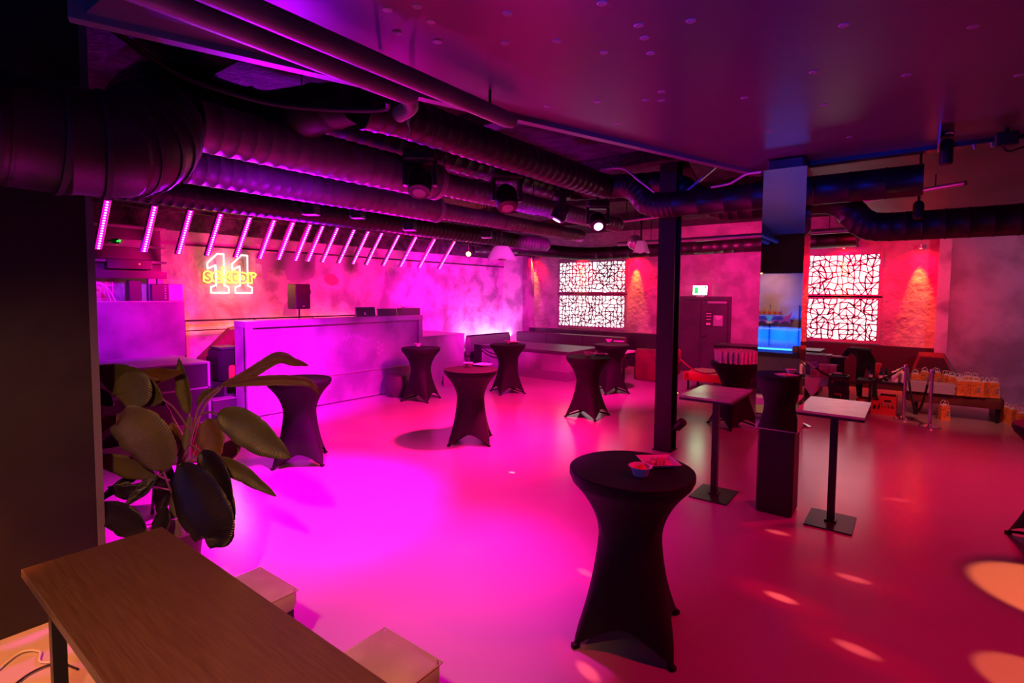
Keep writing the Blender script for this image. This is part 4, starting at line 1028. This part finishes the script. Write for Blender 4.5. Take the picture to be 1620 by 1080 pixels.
leaf([(346, 612), (395, 592), (440, 566), (466, 572), (489, 578)], 9, 4.2, 4.5, 'leaf_red', [(302, 690, 4.2), (316, 640, 4.2)], fold=.5)
leaf([(352, 610), (410, 602), (460, 601), (492, 606), (506, 624)], 8, 4.15, 4.4, 'leaf_red', [(304, 700, 4.2), (322, 645, 4.2)], fold=.6)
leaf([(280, 722), (276, 695), (272, 668)], 18, 4.3, 4.3, 'leaf_red')
leaf([(245, 750), (195, 735), (140, 720)], 16, 4.1, 4.1, 'leaf', [(268, 760, 4.2)])
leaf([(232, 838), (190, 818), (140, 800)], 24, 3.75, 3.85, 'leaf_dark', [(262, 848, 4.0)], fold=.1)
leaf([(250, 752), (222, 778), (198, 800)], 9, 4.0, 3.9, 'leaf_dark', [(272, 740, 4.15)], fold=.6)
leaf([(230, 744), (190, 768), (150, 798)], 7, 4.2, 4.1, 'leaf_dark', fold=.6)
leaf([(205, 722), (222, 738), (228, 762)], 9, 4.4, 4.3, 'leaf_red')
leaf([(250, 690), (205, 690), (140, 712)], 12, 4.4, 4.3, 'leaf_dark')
leaf([(190, 660), (165, 672), (142, 700)], 9, 4.3, 4.3, 'leaf')
leaf([(378, 698), (362, 715), (345, 735)], 13, 4.4, 4.3, 'leaf')
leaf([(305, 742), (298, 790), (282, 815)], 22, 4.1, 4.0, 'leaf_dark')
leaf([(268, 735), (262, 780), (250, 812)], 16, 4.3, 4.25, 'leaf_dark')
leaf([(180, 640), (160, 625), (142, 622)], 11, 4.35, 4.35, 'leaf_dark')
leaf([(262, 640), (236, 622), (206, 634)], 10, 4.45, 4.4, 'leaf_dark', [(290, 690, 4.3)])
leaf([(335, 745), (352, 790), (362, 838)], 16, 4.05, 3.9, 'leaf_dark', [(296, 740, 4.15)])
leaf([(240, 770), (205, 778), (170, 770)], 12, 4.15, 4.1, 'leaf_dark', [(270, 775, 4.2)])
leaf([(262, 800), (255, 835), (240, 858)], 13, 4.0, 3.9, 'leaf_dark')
leaf([(312, 640), (330, 622), (350, 618)], 7, 4.4, 4.4, 'leaf')
tp = [at(277, 835, d=4.17) - PC, at(280, 790, d=4.17) - PC, at(292, 720, d=4.2) - PC, at(300, 660, d=4.22) - PC]
b0_ = tp[0].copy(); b0_.z = .35
MB().tube([b0_] + tp, [.06, .055, .05, .042, .02], 14).build('trunk', 'trunk', pl, True)
q0 = at(277, 870, d=4.17) - PC
MB().lathe([(.06, .3), (.075, .32), (.075, at(277, 815, d=4.17).z), (.07, at(277, 815, d=4.17).z)], 18, Matrix.Translation((q0.x, q0.y, 0))).build('trunk_sleeve', mat('grey_sleeve', (.2, .16, .15), .7), pl, True)
MB().lathe([(.14, 0), (.16, .02), (.2, .36), (.215, .38), (.19, .38), (.18, .34), (.0005, .33)], 24, Matrix.Translation((q0.x, q0.y, 0)), cap=False).lathe([(.0005, 0), (.14, 0)], 24, Matrix.Translation((q0.x, q0.y, 0)), cap=False).build('pot', mat('plant_pot', (.06, .03, .02), .7), pl, True)

# low black bench and slatted item behind the plant
t = thing('slatted_chair', 'black-legged chair half hidden behind the plant', 'chair', (-5.9, 2.2, 0), .3)
MB().rbox(-.2, .2, -.2, .2, .42, .47, .02).build('seat', 'fabric_wrap', t, True)
MB().rbox(-.2, .2, .18, .21, .5, .85, .02).build('backrest', 'red_plastic', t, True)
for sx in (-1, 1):
    for sy in (-1, 1): MB().tube([(sx * .2, sy * .2, 0), (sx * .17, sy * .17, .43)], .015, 8).build('leg', 'black_metal', t)

# ---------------------------------------------------------------- stanchions and ropes
def stanchion(x, y, lab, m='chrome', h=1.0):
    t = thing('barrier_post', lab, 'barrier post', (x, y, 0), 0, 'barrier posts')
    MB().lathe([(.155, 0), (.16, .008), (.155, .02), (.07, .045), (.03, .06)], 28).build('base', m, t, True)
    MB().tube([(0, 0, .04), (0, 0, h - .03)], .025, 16).build('pole', m, t, True)
    MB().lathe([(.033, h - .09), (.036, h - .08), (.036, h - .03), (.03, h), (.01, h + .005)], 18).build('cap', m, t, True)
    MB().tube([(-.05, 0, h - .06), (.05, 0, h - .06)], .008, 6).build('hook', m, t)
    return t
A_, B_ = (-.12, 11.95), (.25, 11.5)
stanchion(*A_, 'chrome barrier post, rear one of the pair before the bag bench')
stanchion(*B_, 'chrome barrier post, front one of the pair before the bag bench')
pc = at(1272, 568, Y=10.2); stanchion(pc.x, 10.2, 'chrome barrier post standing just behind the right bar table', h=pc.z + .02)
stanchion(-4.34, 11.75, 'red-lit brass barrier post right of the steel column', 'brass', .97)
pr = (-2.9, 11.6); stanchion(*pr, 'brass barrier post hidden behind the beer glass table', 'brass', .97)
def rope(a, b, za, zb, sag, m, lab, r=.018):
    a = Vector((*a, za)); b = Vector((*b, zb)); P = []
    for i in range(13):
        u = i / 12; p = a.lerp(b, u); p.z -= sag * 4 * u * (1 - u); P.append(p - a)
    t = thing('barrier_rope', lab, 'rope', a)
    MB().tube(P[1:-1], r, 10).build('rope', m, t, True)
    MB().tube(P[:2], r * .8, 8).build('end_hook', 'chrome', t, True); MB().tube(P[-2:], r * .8, 8).build('end_hook', 'chrome', t, True)
rope((pc.x + .04, 10.22), (A_[0] - .04, A_[1]), pc.z - .04, .94, .32, 'rope', 'black barrier rope slung between the chrome posts before the bending person')
rope((A_[0] + .03, A_[1] - .04), (B_[0] - .03, B_[1] + .04), .94, .94, .72, 'rope', 'black barrier rope hanging deep between the close pair of chrome posts')
rope((-4.3, 11.75), (pr[0] - .04, pr[1]), .91, .91, .38, 'rope_red', 'red barrier rope sagging before the dark double door')
pa = at(744, 600, z=0) + Vector((.09, .3, .86)); pb = pa + Vector((.95, .1, 0))
t = thing('barrier_rope', 'two dark ropes sagging left of the lounge table, by the side block', 'rope', pa)
for k in (0, .09):
    P = []
    for i in range(11):
        u = i / 10; p = Vector((lerp(0, (pb - pa).x, u), 0, -k - .15 * 4 * u * (1 - u) - .05 * u)); P.append(p)
    MB().tube(P, .016, 8).build('rope', 'rope', t, True)
pq = at(744, 600, z=0)
t = thing('gate_post', 'flat black post between the side block and the corner bench', 'post', (pq.x, pq.y + .3, 0))
MB().box(-.1, .1, -.04, .04, 0, .9).build('board', 'black_metal', t)
MB().box(-.12, .12, -.05, .05, 0, .02).build('foot', 'black_metal', t)
dup(t, (pb.x + .08, pb.y, 0), 0, 'flat black post hidden behind the cocktail table before the lounge block')

# ---------------------------------------------------------------- service area on the right
p = at(1118, 612, z=0)
t = thing('red_ottoman', 'low orange-red bench with a tan board on it, before the double door', 'bench', (-3.75, 12.75, 0))
MB().rbox(-.6, .75, -.35, .5, .22, .42, .03).build('seat', 'red_plastic', t, True)
for sx in (-.5, .65):
    for sy in (-.28, .42): MB().box(sx - .02, sx + .02, sy - .02, sy + .02, 0, .22).build('leg', 'black_metal', t)
MB().box(-.45, .3, -.25, .45, .42, .44).build('board', mat('tan_board', (.55, .38, .24), .6), t)
t = thing('dark_counter', 'dark low counter behind the beer glass table', 'counter', (-2.9, 13.9, 0))
MB().box(-1.1, 1.2, -.3, .4, 0, .95).build('body', 'sofa', t)
MB().box(-1.12, 1.22, -.33, .43, .95, 1.0).build('top_board', 'black', t)
# long bench with bags
t = thing('long_bench', 'long dark red bench carrying the orange paper bags', 'bench', (.05, 12.78, 0), math.radians(2))
MB().rbox(-.16, 1.22, -.32, .62, .26, .46, .04).build('seat', 'bench', t, True)
for x in (0, 1.15):
    MB().box(x - .03, x + .03, -.2, .5, 0, .26).build('leg', 'black_metal', t)
struct('trim_23', MB().box(-2.6, PW - .05, WB - .12, WB, 0, 1.05), mat('dark_wainscot', (.03, .012, .016), .6))
# slanted red box on the wall
t = thing('slanted_case', 'red slanted box with a dark front at the end of the glowing wall', 'box', (at(1475, 583, Y=14.9).x, 15.0, .62))
MB().add([(-.35, -.25, 0), (.35, -.25, 0), (.35, .25, 0), (-.35, .25, 0), (-.25, -.05, .3), (.2, -.05, .3), (.2, .22, .36), (-.25, .22, .36)], [(3, 2, 1, 0), (4, 5, 6, 7), (0, 1, 5, 4), (1, 2, 6, 5), (2, 3, 7, 6), (3, 0, 4, 7)]).build('case', 'bench', t)
MB().add([(-.3, -.245, .03), (.3, -.245, .03), (.19, -.07, .27), (-.22, -.07, .27)], [(0, 1, 2, 3)]).build('dark_front', 'black', t)
MB().box(-.3, .3, -.2, .2, -.62, 0).build('pedestal', 'bench', t)
# orange paper bags
def make_bag(w_=.155, d_=.10, h_=.27):
    t = thing('paper_bag', None, 'paper bag', (0, 0, 0), 0, 'orange paper gift bags')
    k = .86
    MB().add([(-w_ / 2, -d_ / 2, 0), (w_ / 2, -d_ / 2, 0), (w_ / 2, d_ / 2, 0), (-w_ / 2, d_ / 2, 0), (-w_ / 2 * k, -d_ / 2 * .8, h_), (w_ / 2 * k, -d_ / 2 * .8, h_), (w_ / 2 * k, d_ / 2 * .8, h_), (-w_ / 2 * k, d_ / 2 * .8, h_)],
       [(3, 2, 1, 0), (0, 1, 5, 4), (1, 2, 6, 5), (2, 3, 7, 6), (3, 0, 4, 7)]).build('bag_body', 'bag', t)
    o = t.children[0]; sm = o.modifiers.new('thick', 'SOLIDIFY'); sm.thickness = .003
    for sy in (-1, 1):
        MB().tube([(-.045, sy * .04, h_ - .01), (-.04, sy * .04, h_ + .05), (-.015, sy * .04, h_ + .085), (.015, sy * .04, h_ + .085), (.04, sy * .04, h_ + .05), (.045, sy * .04, h_ - .01)], .0045, 6).build('handle', 'paper', t)
    g = MB(); rnd = random.Random(2)
    for i in range(12):
        x = rnd.uniform(-.055, .055); z = rnd.uniform(.03, h_ - .05); s_ = rnd.uniform(.008, .016); y = -d_ / 2 * lerp(1, .8, z / h_) - .003
        g.add([(x - s_, y, z), (x + s_, y, z + s_ * .4), (x, y, z + s_ * 1.6)], [(0, 1, 2)])
    g.build('print_marks', 'print', t)
    MB().add([(.02, -d_ / 2 * .93 - .003, .07), (.055, -d_ / 2 * .93 - .003, .07), (.055, -d_ / 2 * .86 - .003, .17), (.02, -d_ / 2 * .86 - .003, .17)], [(0, 1, 2, 3)]).build('emblem', 'print_blue', t)
    MB().lathe([(.03, h_ - .03), (.06, h_ - .01), (.05, h_ + .02), (.0005, h_ + .03)], 8, Matrix.Diagonal((1, .6, 1, 1)), cap=False).build('tissue', 'paper', t)
    return t
bag = make_bag()
bag['label'] = 'orange paper bag standing alone on the floor under the bench edge'
bag.location = (*at(1493, 664, z=0).xy, 0); bag.rotation_euler = (0, 0, .5)
bench_z = .462
for i, (px, py, rz_, lab) in enumerate((
    (1447, 613, .3, 'orange paper bag, leftmost on the bench behind the chrome post'), (1462, 609, .1, 'orange paper bag behind the stack of grey boxes, left one'),
    (1480, 610, .4, 'orange paper bag behind the stack of grey boxes, right one'), (1496, 615, .5, 'orange paper bag just right of the front chrome post'),
    (1505, 618, .2, 'orange paper bag in the back row, beside the grey boxes'), (1516, 621, .55, 'orange paper bag in the middle row of the bench, third from the grey boxes'),
    (1530, 618, .35, 'orange paper bag in the back row behind the front bags'), (1541, 620, .3, 'orange paper bag in the back row, rightmost there'),
    (1519, 625, .4, 'orange paper bag, first of the front row on the bench'), (1531, 626, .75, 'orange paper bag, second of the front row, turned sideways'),
    (1542, 627, .3, 'orange paper bag, third of the front row on the bench'), (1556, 628, .9, 'orange paper bag, fourth of the front row, leaning right'), (1571, 629, .35, 'orange paper bag at the right end of the bench'))):
    pp = at(px, py, z=bench_z); dup(bag, pp, rz_, lab)
for px, py, rz_, lab in ((1588, 667, .3, 'orange paper bag on the floor, leftmost of the three by the right edge'), (1601, 671, .8, 'orange paper bag on the floor, middle of the three by the right edge'), (1616, 678, .4, 'orange paper bag on the floor at the right edge of the view')):
    pp = at(px, py, z=0); dup(bag, pp, rz_, lab)
# grey box stacks
pp = at(1470, 620, z=bench_z)
bx = MB().rbox(-.17, .17, -.17, .17, 0, .042, .003)
names = ['lowest', 'second', 'third', 'topmost']
b1 = None
for s_, (dx, cnt) in enumerate(((-.17, 4), (.19, 4))):
    for k in range(cnt):
        loc = (pp.x + dx + (.01 if k % 2 else 0), pp.y + .05, bench_z + .002 + k * .0435)
        lab = '%s grey flat carton in the %s stack on the bench' % (names[k], ['left', 'right'][s_])
        if b1 is None: b1 = bx.build('flat_carton', 'lilac_box', loc=loc, label=lab, cat='carton', group='flat cartons on the bench')
        else: dup(b1, loc, None, lab)
# catering table heap, left of the bending person
p = at(1292, 640, z=0)
t = thing('catering_table', 'low table draped with a white cloth, carrying cartons and a cool box', 'table', (-1.55, 12.7, 0))
MB().box(-.7, .3, -.35, .6, .42, .46).build('tabletop', 'bench', t)
for sx in (-.6, .22):
    for sy in (-.3, .5): MB().box(sx - .02, sx + .02, sy - .02, sy + .02, 0, .42).build('leg', 'black_metal', t)
t = thing('white_cloth', 'crumpled white cloth hanging in a point off the catering table', 'cloth', at(1290, 598, Y=12.3))
vs = []; fs = []
nx = 14
for k in range(6):
    for i in range(nx):
        u = i / (nx - 1); x = (u - .5) * .62
        L_ = .12 + .26 * max(0, 1 - abs(u - .42) * 3.2)
        vs.append((x, -.04 - .03 * math.sin(u * 17) * (k / 5) - .03 * (k > 0), .0 - k / 5 * L_ - .02 * u))
for k in range(5):
    for i in range(nx - 1): fs.append((k * nx + i, (k + 1) * nx + i, (k + 1) * nx + i + 1, k * nx + i + 1))
vs += [(( i / (nx - 1) - .5) * .62, .3, .02 + .02 * math.sin(i)) for i in range(nx)]; m0 = 6 * nx
for i in range(nx - 1): fs.append((m0 + i, i, i + 1, m0 + i + 1))
o = MB().add(vs, fs).build('cloth_sheet', 'cloth_white', t, True); o.modifiers.new('thick', 'SOLIDIFY').thickness = .004
def simple(name, m, lab, cat, px, py, Y, w_, dpt, h_, parts=(), r=.01, rz=0):
    q = at(px, py, Y=Y); q.z = .463
    t = thing(name, lab, cat, q, rz)
    MB().rbox(-w_ / 2, w_ / 2, -dpt / 2, dpt / 2, 0, h_, r).build('body', m, t, r > .02)
    for (nm, mm, x0_, x1_, y0_, y1_, z0_, z1_) in parts: MB().box(x0_, x1_, y0_, y1_, z0_, z1_).build(nm, mm, t)
    return t
simple('grey_crate', 'grey_soft', 'large grey plastic tub behind the cartons, right of the mirror column', 'tub', 1292, 577, 13.12, .5, .3, .52, (('rim', 'grey_soft', -.27, .27, -.17, .17, .50, .52),), .05)
simple('carton', 'blue_card', 'blue and white packet leaning among the cartons', 'packet', 1288, 590, 12.85, .14, .08, .38)
simple('carton', 'card', 'rose printed carton on the catering table beside the cool box', 'carton', 1309, 598, 12.75, .3, .22, .33, (('lid', 'paper', -.16, .16, -.12, .12, .33, .35),))
simple('carton', 'card', 'smaller printed packet left of the rose carton', 'carton', 1289, 600, 12.5, .16, .12, .25)
simple('cool_box', 'black', 'black cool box with an open pink-lit lid', 'cool box', 1324, 590, 13.25, .26, .22, .46, (('lid', 'fabric_wrap', -.19, .19, -.14, .14, .47, .49), ('badge', 'paper', -.04, .04, -.135, -.131, .3, .32)), .02, .1)
simple('carton', 'paper', 'crumpled white paper on the carton right of the rose carton', 'paper', 1325, 592, 12.6, .16, .12, .22, (), .02)
def crate(px, py, Y, w_, h_, m, lab, z0=None):
    q = at(px, py, Y=Y); q.z = z0 if z0 is not None else q.z
    t = thing('bottle_crate', lab, 'crate', q)
    g = MB()
    for s_ in (-1, 1):
        g.box(-w_ / 2, w_ / 2, s_ * .15 - .008, s_ * .15 + .008, 0, h_ * .35).box(-w_ / 2, w_ / 2, s_ * .15 - .008, s_ * .15 + .008, h_ * .65, h_)
        g.box(s_ * w_ / 2 - .012, s_ * w_ / 2 + .012, -.15, .15, 0, h_)
        for k in range(5): x = -w_ / 2 + (k + .5) * w_ / 5; g.box(x - .012, x + .012, s_ * .15 - .008, s_ * .15 + .008, h_ * .35, h_ * .65)
    g.box(-w_ / 2, w_ / 2, -.15, .15, 0, .01)
    g.build('crate_body', m, t)
    MB().box(-w_ * .2, w_ * .2, -.161, -.158, h_ * .7, h_ * .8).build('crate_label', 'black_gap' if m != 'black' else 'red_fab', t)
    return t
cb = at(1327, 632, Y=12.15)
crate(1327, 628, 12.15, .30, .28, 'black', 'lower black bottle crate beside the bending person', .12)
crate(1327, 608, 12.15, .30, .28, 'black', 'upper black bottle crate beside the bending person', .405)
t = thing('steel_trolley', 'low black trolley base under the black bottle crates', 'trolley', (cb.x, 12.15, 0))
MB().box(-.36, .36, -.22, .22, .09, .118).build('deck', 'black_metal', t)
for sx in (-.3, .3):
    for sy in (-.17, .17): MB().lathe([(.04, -.012), (.045, 0), (.04, .012)], 12, Tm(sx, sy, .046, 0, PI / 2)).build('wheel', 'black', t)
crate(1373, 652, 12.3, .36, .26, 'red_plastic', 'left red bottle crate on the floor under the low black table', .0)
crate(1404, 650, 12.3, .26, .36, 'red_plastic', 'taller red crate on the floor under the low black table', .0)
t = thing('low_black_table', 'low black table with bottles between the person and the chrome posts', 'table', (-.45, 12.25, 0))
MB().box(-.42, .36, -.22, .22, .60, .64).build('tabletop', 'black', t)
for sx in (-.2, .32): MB().box(sx - .02, sx + .02, -.2, .2, 0, .6).build('trestle', 'black_metal', t)
btl = thing('bottle', 'dark bottle at the left on the low black table', 'bottle', (-.66, 12.25, .642))
MB().lathe([(.03, 0), (.033, .005), (.033, .14), (.012, .19), (.011, .24), (.014, .25)], 14).build('glass_body', 'bottle', btl, True)
MB().lathe([(.034, .04), (.034, .1)], 14, cap=False).build('bottle_label', 'paper', btl)
dup(btl, (-.5, 12.2, .642), 1, 'dark bottle in the middle of the low black table')
dup(btl, (-.42, 12.3, .642), 2, 'dark bottle at the right on the low black table')
for (x, y, h_, m_, lab) in ((-.28, 12.15, .2, 'white', 'white carton on the low black table, nearer the chrome posts'), (-.16, 12.2, .19, 'white', 'white carton at the right end of the low black table'), (-.55, 12.38, .3, 'red_plastic', 'red carton behind the bottles'), (-.22, 12.36, .22, 'orange_box', 'orange carton behind the white cartons')):
    t = thing('drink_carton', lab, 'carton', (x, y, .642))
    MB().rbox(-.05, .05, -.04, .04, 0, h_, .006).build('body', m_, t)
    MB().box(-.02, .02, -.015, .015, h_, h_ + .015).build('cap', m_, t)

# ---------------------------------------------------------------- people
def skin_body(name, joints, edges, m, parent):
    """joints: {name:(x,y,z,r)}; first joint is the root"""
    ks = list(joints); me = bpy.data.meshes.new(name)
    me.from_pydata([joints[k][:3] for k in ks], [(ks.index(a), ks.index(b)) for a, b in edges], [])
    o = bpy.data.objects.new(name, me); C.objects.link(o)
    o.modifiers.new('skin', 'SKIN'); me_sk = me.skin_vertices[0].data if me.skin_vertices else None
    if me_sk:
        for i, k in enumerate(ks):
            r_ = joints[k][3]; me_sk[i].radius = (r_, joints[k][4] if len(joints[k]) > 4 else r_)
            me_sk[i].use_root = (i == 0)
    sb = o.modifiers.new('sub', 'SUBSURF'); sb.levels = 2; sb.render_levels = 2
    bpy.context.view_layer.update()
    dg = bpy.context.evaluated_depsgraph_get()
    me2 = bpy.data.meshes.new_from_object(o.evaluated_get(dg))
    bpy.data.objects.remove(o)
    me2.polygons.foreach_set('use_smooth', [True] * len(me2.polygons))
    me2.materials.clear(); me2.materials.append(M[m])
    o = bpy.data.objects.new(name, me2); C.objects.link(o); o.parent = parent
    return o
def person(loc, rz, lab, J, extra=None):
    t = thing('person', lab, 'person', loc, rz)
    E_ = [('hip', 'belly'), ('belly', 'chest'), ('chest', 'neck'), ('neck', 'head'), ('head', 'crown'),
          ('hip', 'hl'), ('hl', 'kl'), ('kl', 'al'), ('al', 'tl'), ('hip', 'hr'), ('hr', 'kr'), ('kr', 'ar'), ('ar', 'tr'),
          ('chest', 'sl'), ('sl', 'el'), ('el', 'wl'), ('chest', 'sr'), ('sr', 'er'), ('er', 'wr')]
    body = skin_body('body', J, E_, 'cloth_black', t)
    hd = Vector(J['head'][:3]); cw = Vector(J['crown'][:3])
    up = (cw - Vector(J['neck'][:3])).normalized()
    MB().ball(hd, .092, 18, 12, (.92, 1.05, 1.15)).build('head', 'skin', t, True)
    MB().ball(hd + up * .025 + Vector((0, .02, .01)), .102, 18, 12, (.95, 1.0, 1.08)).build('hair', 'hair', t, True)
    fw_ = Vector((0, 1, 0)) * .5 + Vector((0, 0, -1)) * .8; fw_.normalize()
    MB().ball(hd + fw_ * .1, .016, 8, 6, (.8, 1.2, 1.4)).ball(hd + Vector((.09, 0, 0)), .022, 8, 6, (.4, .8, 1.2)).ball(hd + Vector((-.09, 0, 0)), .022, 8, 6, (.4, .8, 1.2)).build('face_detail', 'skin', t, True)
    for s_, k in ((-1, 'wl'), (1, 'wr')):
        w0 = Vector(J[k][:3]); e0 = Vector(J['e' + k[1]][:3]); d_ = (w0 - e0).normalized(); sd = d_.cross(Vector((0, 0, 1)))
        sd = sd.normalized() if sd.length > .1 else Vector((1, 0, 0)); g = MB()
        g.ball(w0 + d_ * .05, .042, 12, 8, (.9, .9, 1))
        for i in range(4):
            b = w0 + d_ * .075 + sd * (i - 1.5) * .019; L_ = (.062, .075, .07, .055)[i]
            g.tube([b, b + d_ * L_ * .6 + Vector((0, 0, -.008)), b + d_ * L_ + Vector((0, 0, -.024))], [.0095, .009, .007], 7)
        b = w0 + d_ * .03 - sd * .03 * s_
        g.tube([b, b - sd * .025 * s_ + d_ * .03, b - sd * .03 * s_ + d_ * .06], [.011, .01, .008], 7)
        g.build('hand', 'skin', t, True)
    for k in ('l', 'r'):
        a0 = Vector(J['a' + k][:3]); g = MB()
        g.rbox(-.045, .045, -.08, .17, 0, .07, .03, Matrix.Translation((a0.x, a0.y, 0))); g.build('shoe', 'black', t, True)
    return t
pp = at(1358, 640, z=0)
person((-.77, 12.98, 0), .45, 'person in black clothes bending over the catering things, seen from behind', {
    'hip': (0, 0, .93, .15, .13), 'belly': (0, .16, 1.05, .145, .12), 'chest': (0, .38, 1.12, .16, .12), 'neck': (0, .55, 1.10, .06), 'head': (0, .64, 1.04, .07), 'crown': (0, .72, .98, .06),
    'hl': (-.1, 0, .86, .1), 'kl': (-.12, .03, .48, .065), 'al': (-.13, -.05, .09, .045), 'tl': (-.13, .08, .05, .035),
    'hr': (.1, 0, .86, .1), 'kr': (.15, .06, .48, .065), 'ar': (.18, -.02, .09, .045), 'tr': (.18, .11, .05, .035),
    'sl': (-.19, .42, 1.1, .065), 'el': (-.26, .56, .86, .048), 'wl': (-.2, .74, .68, .034), 'sr': (.19, .42, 1.1, .065), 'er': (.26, .54, .86, .048), 'wr': (.2, .74, .70, .034)})
person((-2.55, 14.75, 0), -.3, 'dark-haired person stooping behind the dark counter by the double door', {
    'hip': (0, 0, .8, .15, .13), 'belly': (0, .1, .95, .14, .12), 'chest': (0, .22, 1.12, .15, .12), 'neck': (0, .3, 1.22, .055), 'head': (0, .36, 1.3, .07), 'crown': (0, .42, 1.36, .06),
    'hl': (-.1, 0, .75, .09), 'kl': (-.14, .12, .42, .06), 'al': (-.13, -.05, .09, .045), 'tl': (-.13, .08, .05, .035),
    'hr': (.1, 0, .75, .09), 'kr': (.14, .12, .42, .06), 'ar': (.13, -.05, .09, .045), 'tr': (.13, .08, .05, .035),
    'sl': (-.18, .24, 1.12, .06), 'el': (-.24, .36, .95, .045), 'wl': (-.16, .5, .85, .032), 'sr': (.18, .24, 1.12, .06), 'er': (.24, .36, .95, .045), 'wr': (.16, .5, .85, .032)})

# ---------------------------------------------------------------- bar behind the camera (seen in the mirror)
t = thing('bar_counter', 'dark bar counter reflected in the mirror column', 'counter', (-4.4, -1.9, 0))
MB().box(0, 5.5, 0, .55, .86, .96).build('counter_top', 'stage_dark', t)
MB().box(.05, 5.45, .05, .45, 0, .86).build('front', 'stage', t)
t = thing('back_bar', 'blue-lit back bar shelf reflected in the mirror column', 'shelf', (-4.4, -3.28, 0))
MB().box(0, 5.5, 0, .35, 0, .88).build('cabinet', 'stage_dark', t)
MB().box(0, 5.5, .32, .36, .88, .92).build('led_strip', 'blue_led', t)
MB().box(0, 5.5, .02, .14, 1.385, 1.405).build('glass_shelf', 'white', t)
for x in (1.0, 1.68, 2.35, 3.1): MB().box(x - .012, x + .012, .005, .03, .92, 2.0).build('shelf_post', 'black_metal', t)
light('AREA', 'bar_blue', (-2.0, -2.88, .97), 260, (0, .07, 1), (-2.0, -3.26, 1.75), 4.8, sy=.1)
light('SPOT', 'bar_wall_warm', (-2.6, -2.42, 2.7), 60, (1, .42, .22), (-2.7, -3.3, 2.25), .1, 110, 1)
light('SPOT', 'bar_ceiling_blue', (-.5, -1.75, 2.72), 900, (0, .015, 1), (-1.15, 3.9, 3.6), .1, 30, .9)  # added blue spot, tints the ceiling that the mirror shows
t = thing('brand_shelf', 'red bull-shaped emblem shelf with pale bottles above the back bar, in the mirror', 'shelf', (-2.72, -3.24, 1.62))
def bull(s_):
    P = [(.05, .0), (.10, .08), (.2, .10), (.36, .09), (.45, .13), (.52, .22), (.50, .12), (.47, .03), (.50, -.10), (.43, -.04), (.34, -.03), (.24, -.09), (.20, -.02), (.12, -.04), (.08, -.09)]
    return [(a * s_, b) for a, b in P]
for s_ in (-1, 1):
    MB().prism(bull(s_), 0, .02, Matrix.Rotation(PI / 2, 4, 'X') @ Matrix.Translation((0, 0, -.04))).build('bull_emblem', 'red_plastic', t)
MB().lathe([(.0005, 0), (.13, 0), (.13, .015), (.0005, .015)], 20, Matrix.Rotation(-PI / 2, 4, 'X') @ Matrix.Diagonal((1, .8, 1, 1)), cap=False).build('sun_disc', 'orange_box', t)
MB().box(-.3, .3, 0, .12, .1, .12).build('shelf_board', 'pale_metal', t)
wb = thing('bottle', 'pale bottle on the emblem shelf in the mirror', 'bottle', (-2.95, -3.2, 1.742), 0, 'pale bottles on the emblem shelf')
MB().lathe([(.03, 0), (.034, .005), (.034, .11), (.013, .17), (.012, .21), (.015, .22)], 14).build('glass_body', 'clear_bottle', wb, True)
MB().lathe([(.035, .03), (.035, .09)], 14, cap=False).build('bottle_label', 'red_plastic', wb)
for k in range(1, 5): dup(wb, (-2.95 + k * .115, -3.2, 1.742), 0)
sg = thing('shot_glass', 'small clear glass on the blue-lit shelf in the mirror', 'glass', (-4.0, -3.2, 1.406), 0, 'glasses on the blue-lit shelf')
MB().lathe([(.03, 0), (.035, .1), (.033, .1), (.026, .008), (.0005, .006)], 14, cap=False).build('glass_body', 'glass', sg, True)
for k in range(1, 12): dup(sg, (-4.0 + k * .13, -3.2, 1.406), 0)
for k in range(20): dup(sg, (-4.1 + k * .14, -3.06, .885), 0, 'small clear glass on the lower back bar in the mirror', 'glasses on the lower back bar')
ct = thing('carton', 'yellow carton on the bar counter in the mirror', 'carton', (-1.9, -1.7, .961), 0, 'yellow cartons on the bar counter')
MB().rbox(-.06, .06, -.1, .1, 0, .14, .02).build('body', 'orange_box', ct, True)
for k in range(1, 5): dup(ct, (-1.9 + k * .125, -1.7, .961), 0)
t = thing('bar_lamp', 'small warm pendant lamp over the bar, in the mirror', 'pendant lamp', (-2.65, -1.6, 2.75))
MB().lathe([(.02, .08), (.06, .04), (.07, 0)], 16, cap=False).build('shade', 'black', t, True)
MB().ball((0, 0, .01), .03, 10, 8).build('bulb', 'warm_lamp', t)
MB().tube([(0, 0, .08), (0, 0, .85)], .005, 6).build('lead', 'cable', t)
struct('trim_24', MB().box(-4.5, 5, -2.2, -1.9, 2.75, 3.6), 'dark_wall')

# ---------------------------------------------------------------- spots for the warm pools and red flecks, no lamp bodies modelled
light('SPOT', 'table_warm', (-1.0, -.5, 3.3), 480, (1, .42, .16), (-2.9, .7, .75), .08, 75, .7)
light('SPOT', 'floor_orange', (2.6, 5.0, 3.3), 1500, (1, .20, .06), (1.0, 5.55, 0), .02, 16, .25)
light('SPOT', 'floor_orange_low', (2.6, 3.6, 3.3), 900, (1, .20, .06), at(1650, 1085, z=0), .02, 8, .3)
light('SPOT', 'corner_orange', (-3.6, -1.2, 3.2), 1100, (1, .24, .05), (-4.25, .55, 0), .08, 26, .6)
for px, py, pw, col in ((1350, 915, 16, RED), (1235, 945, 22, RED), (1355, 1027, 18, RED), (1230, 842, 12, RED), (930, 1062, 16, RED), (925, 905, 10, RED), (810, 747, 10, (1, .4, .4)), (1420, 790, 8, RED)):
    q = at(px, py, z=0)
    light('SPOT', 'fleck_beam', (-6.8, 5.0, 2.95), pw * 420, (1, .12, .12) if col == RED else col, q, .008, .95, 1)
    light('SPOT', 'fleck_halo', (-6.8, 5.02, 2.95), pw * 75, (1, .0, .01), q, .01, 3.4, 1)
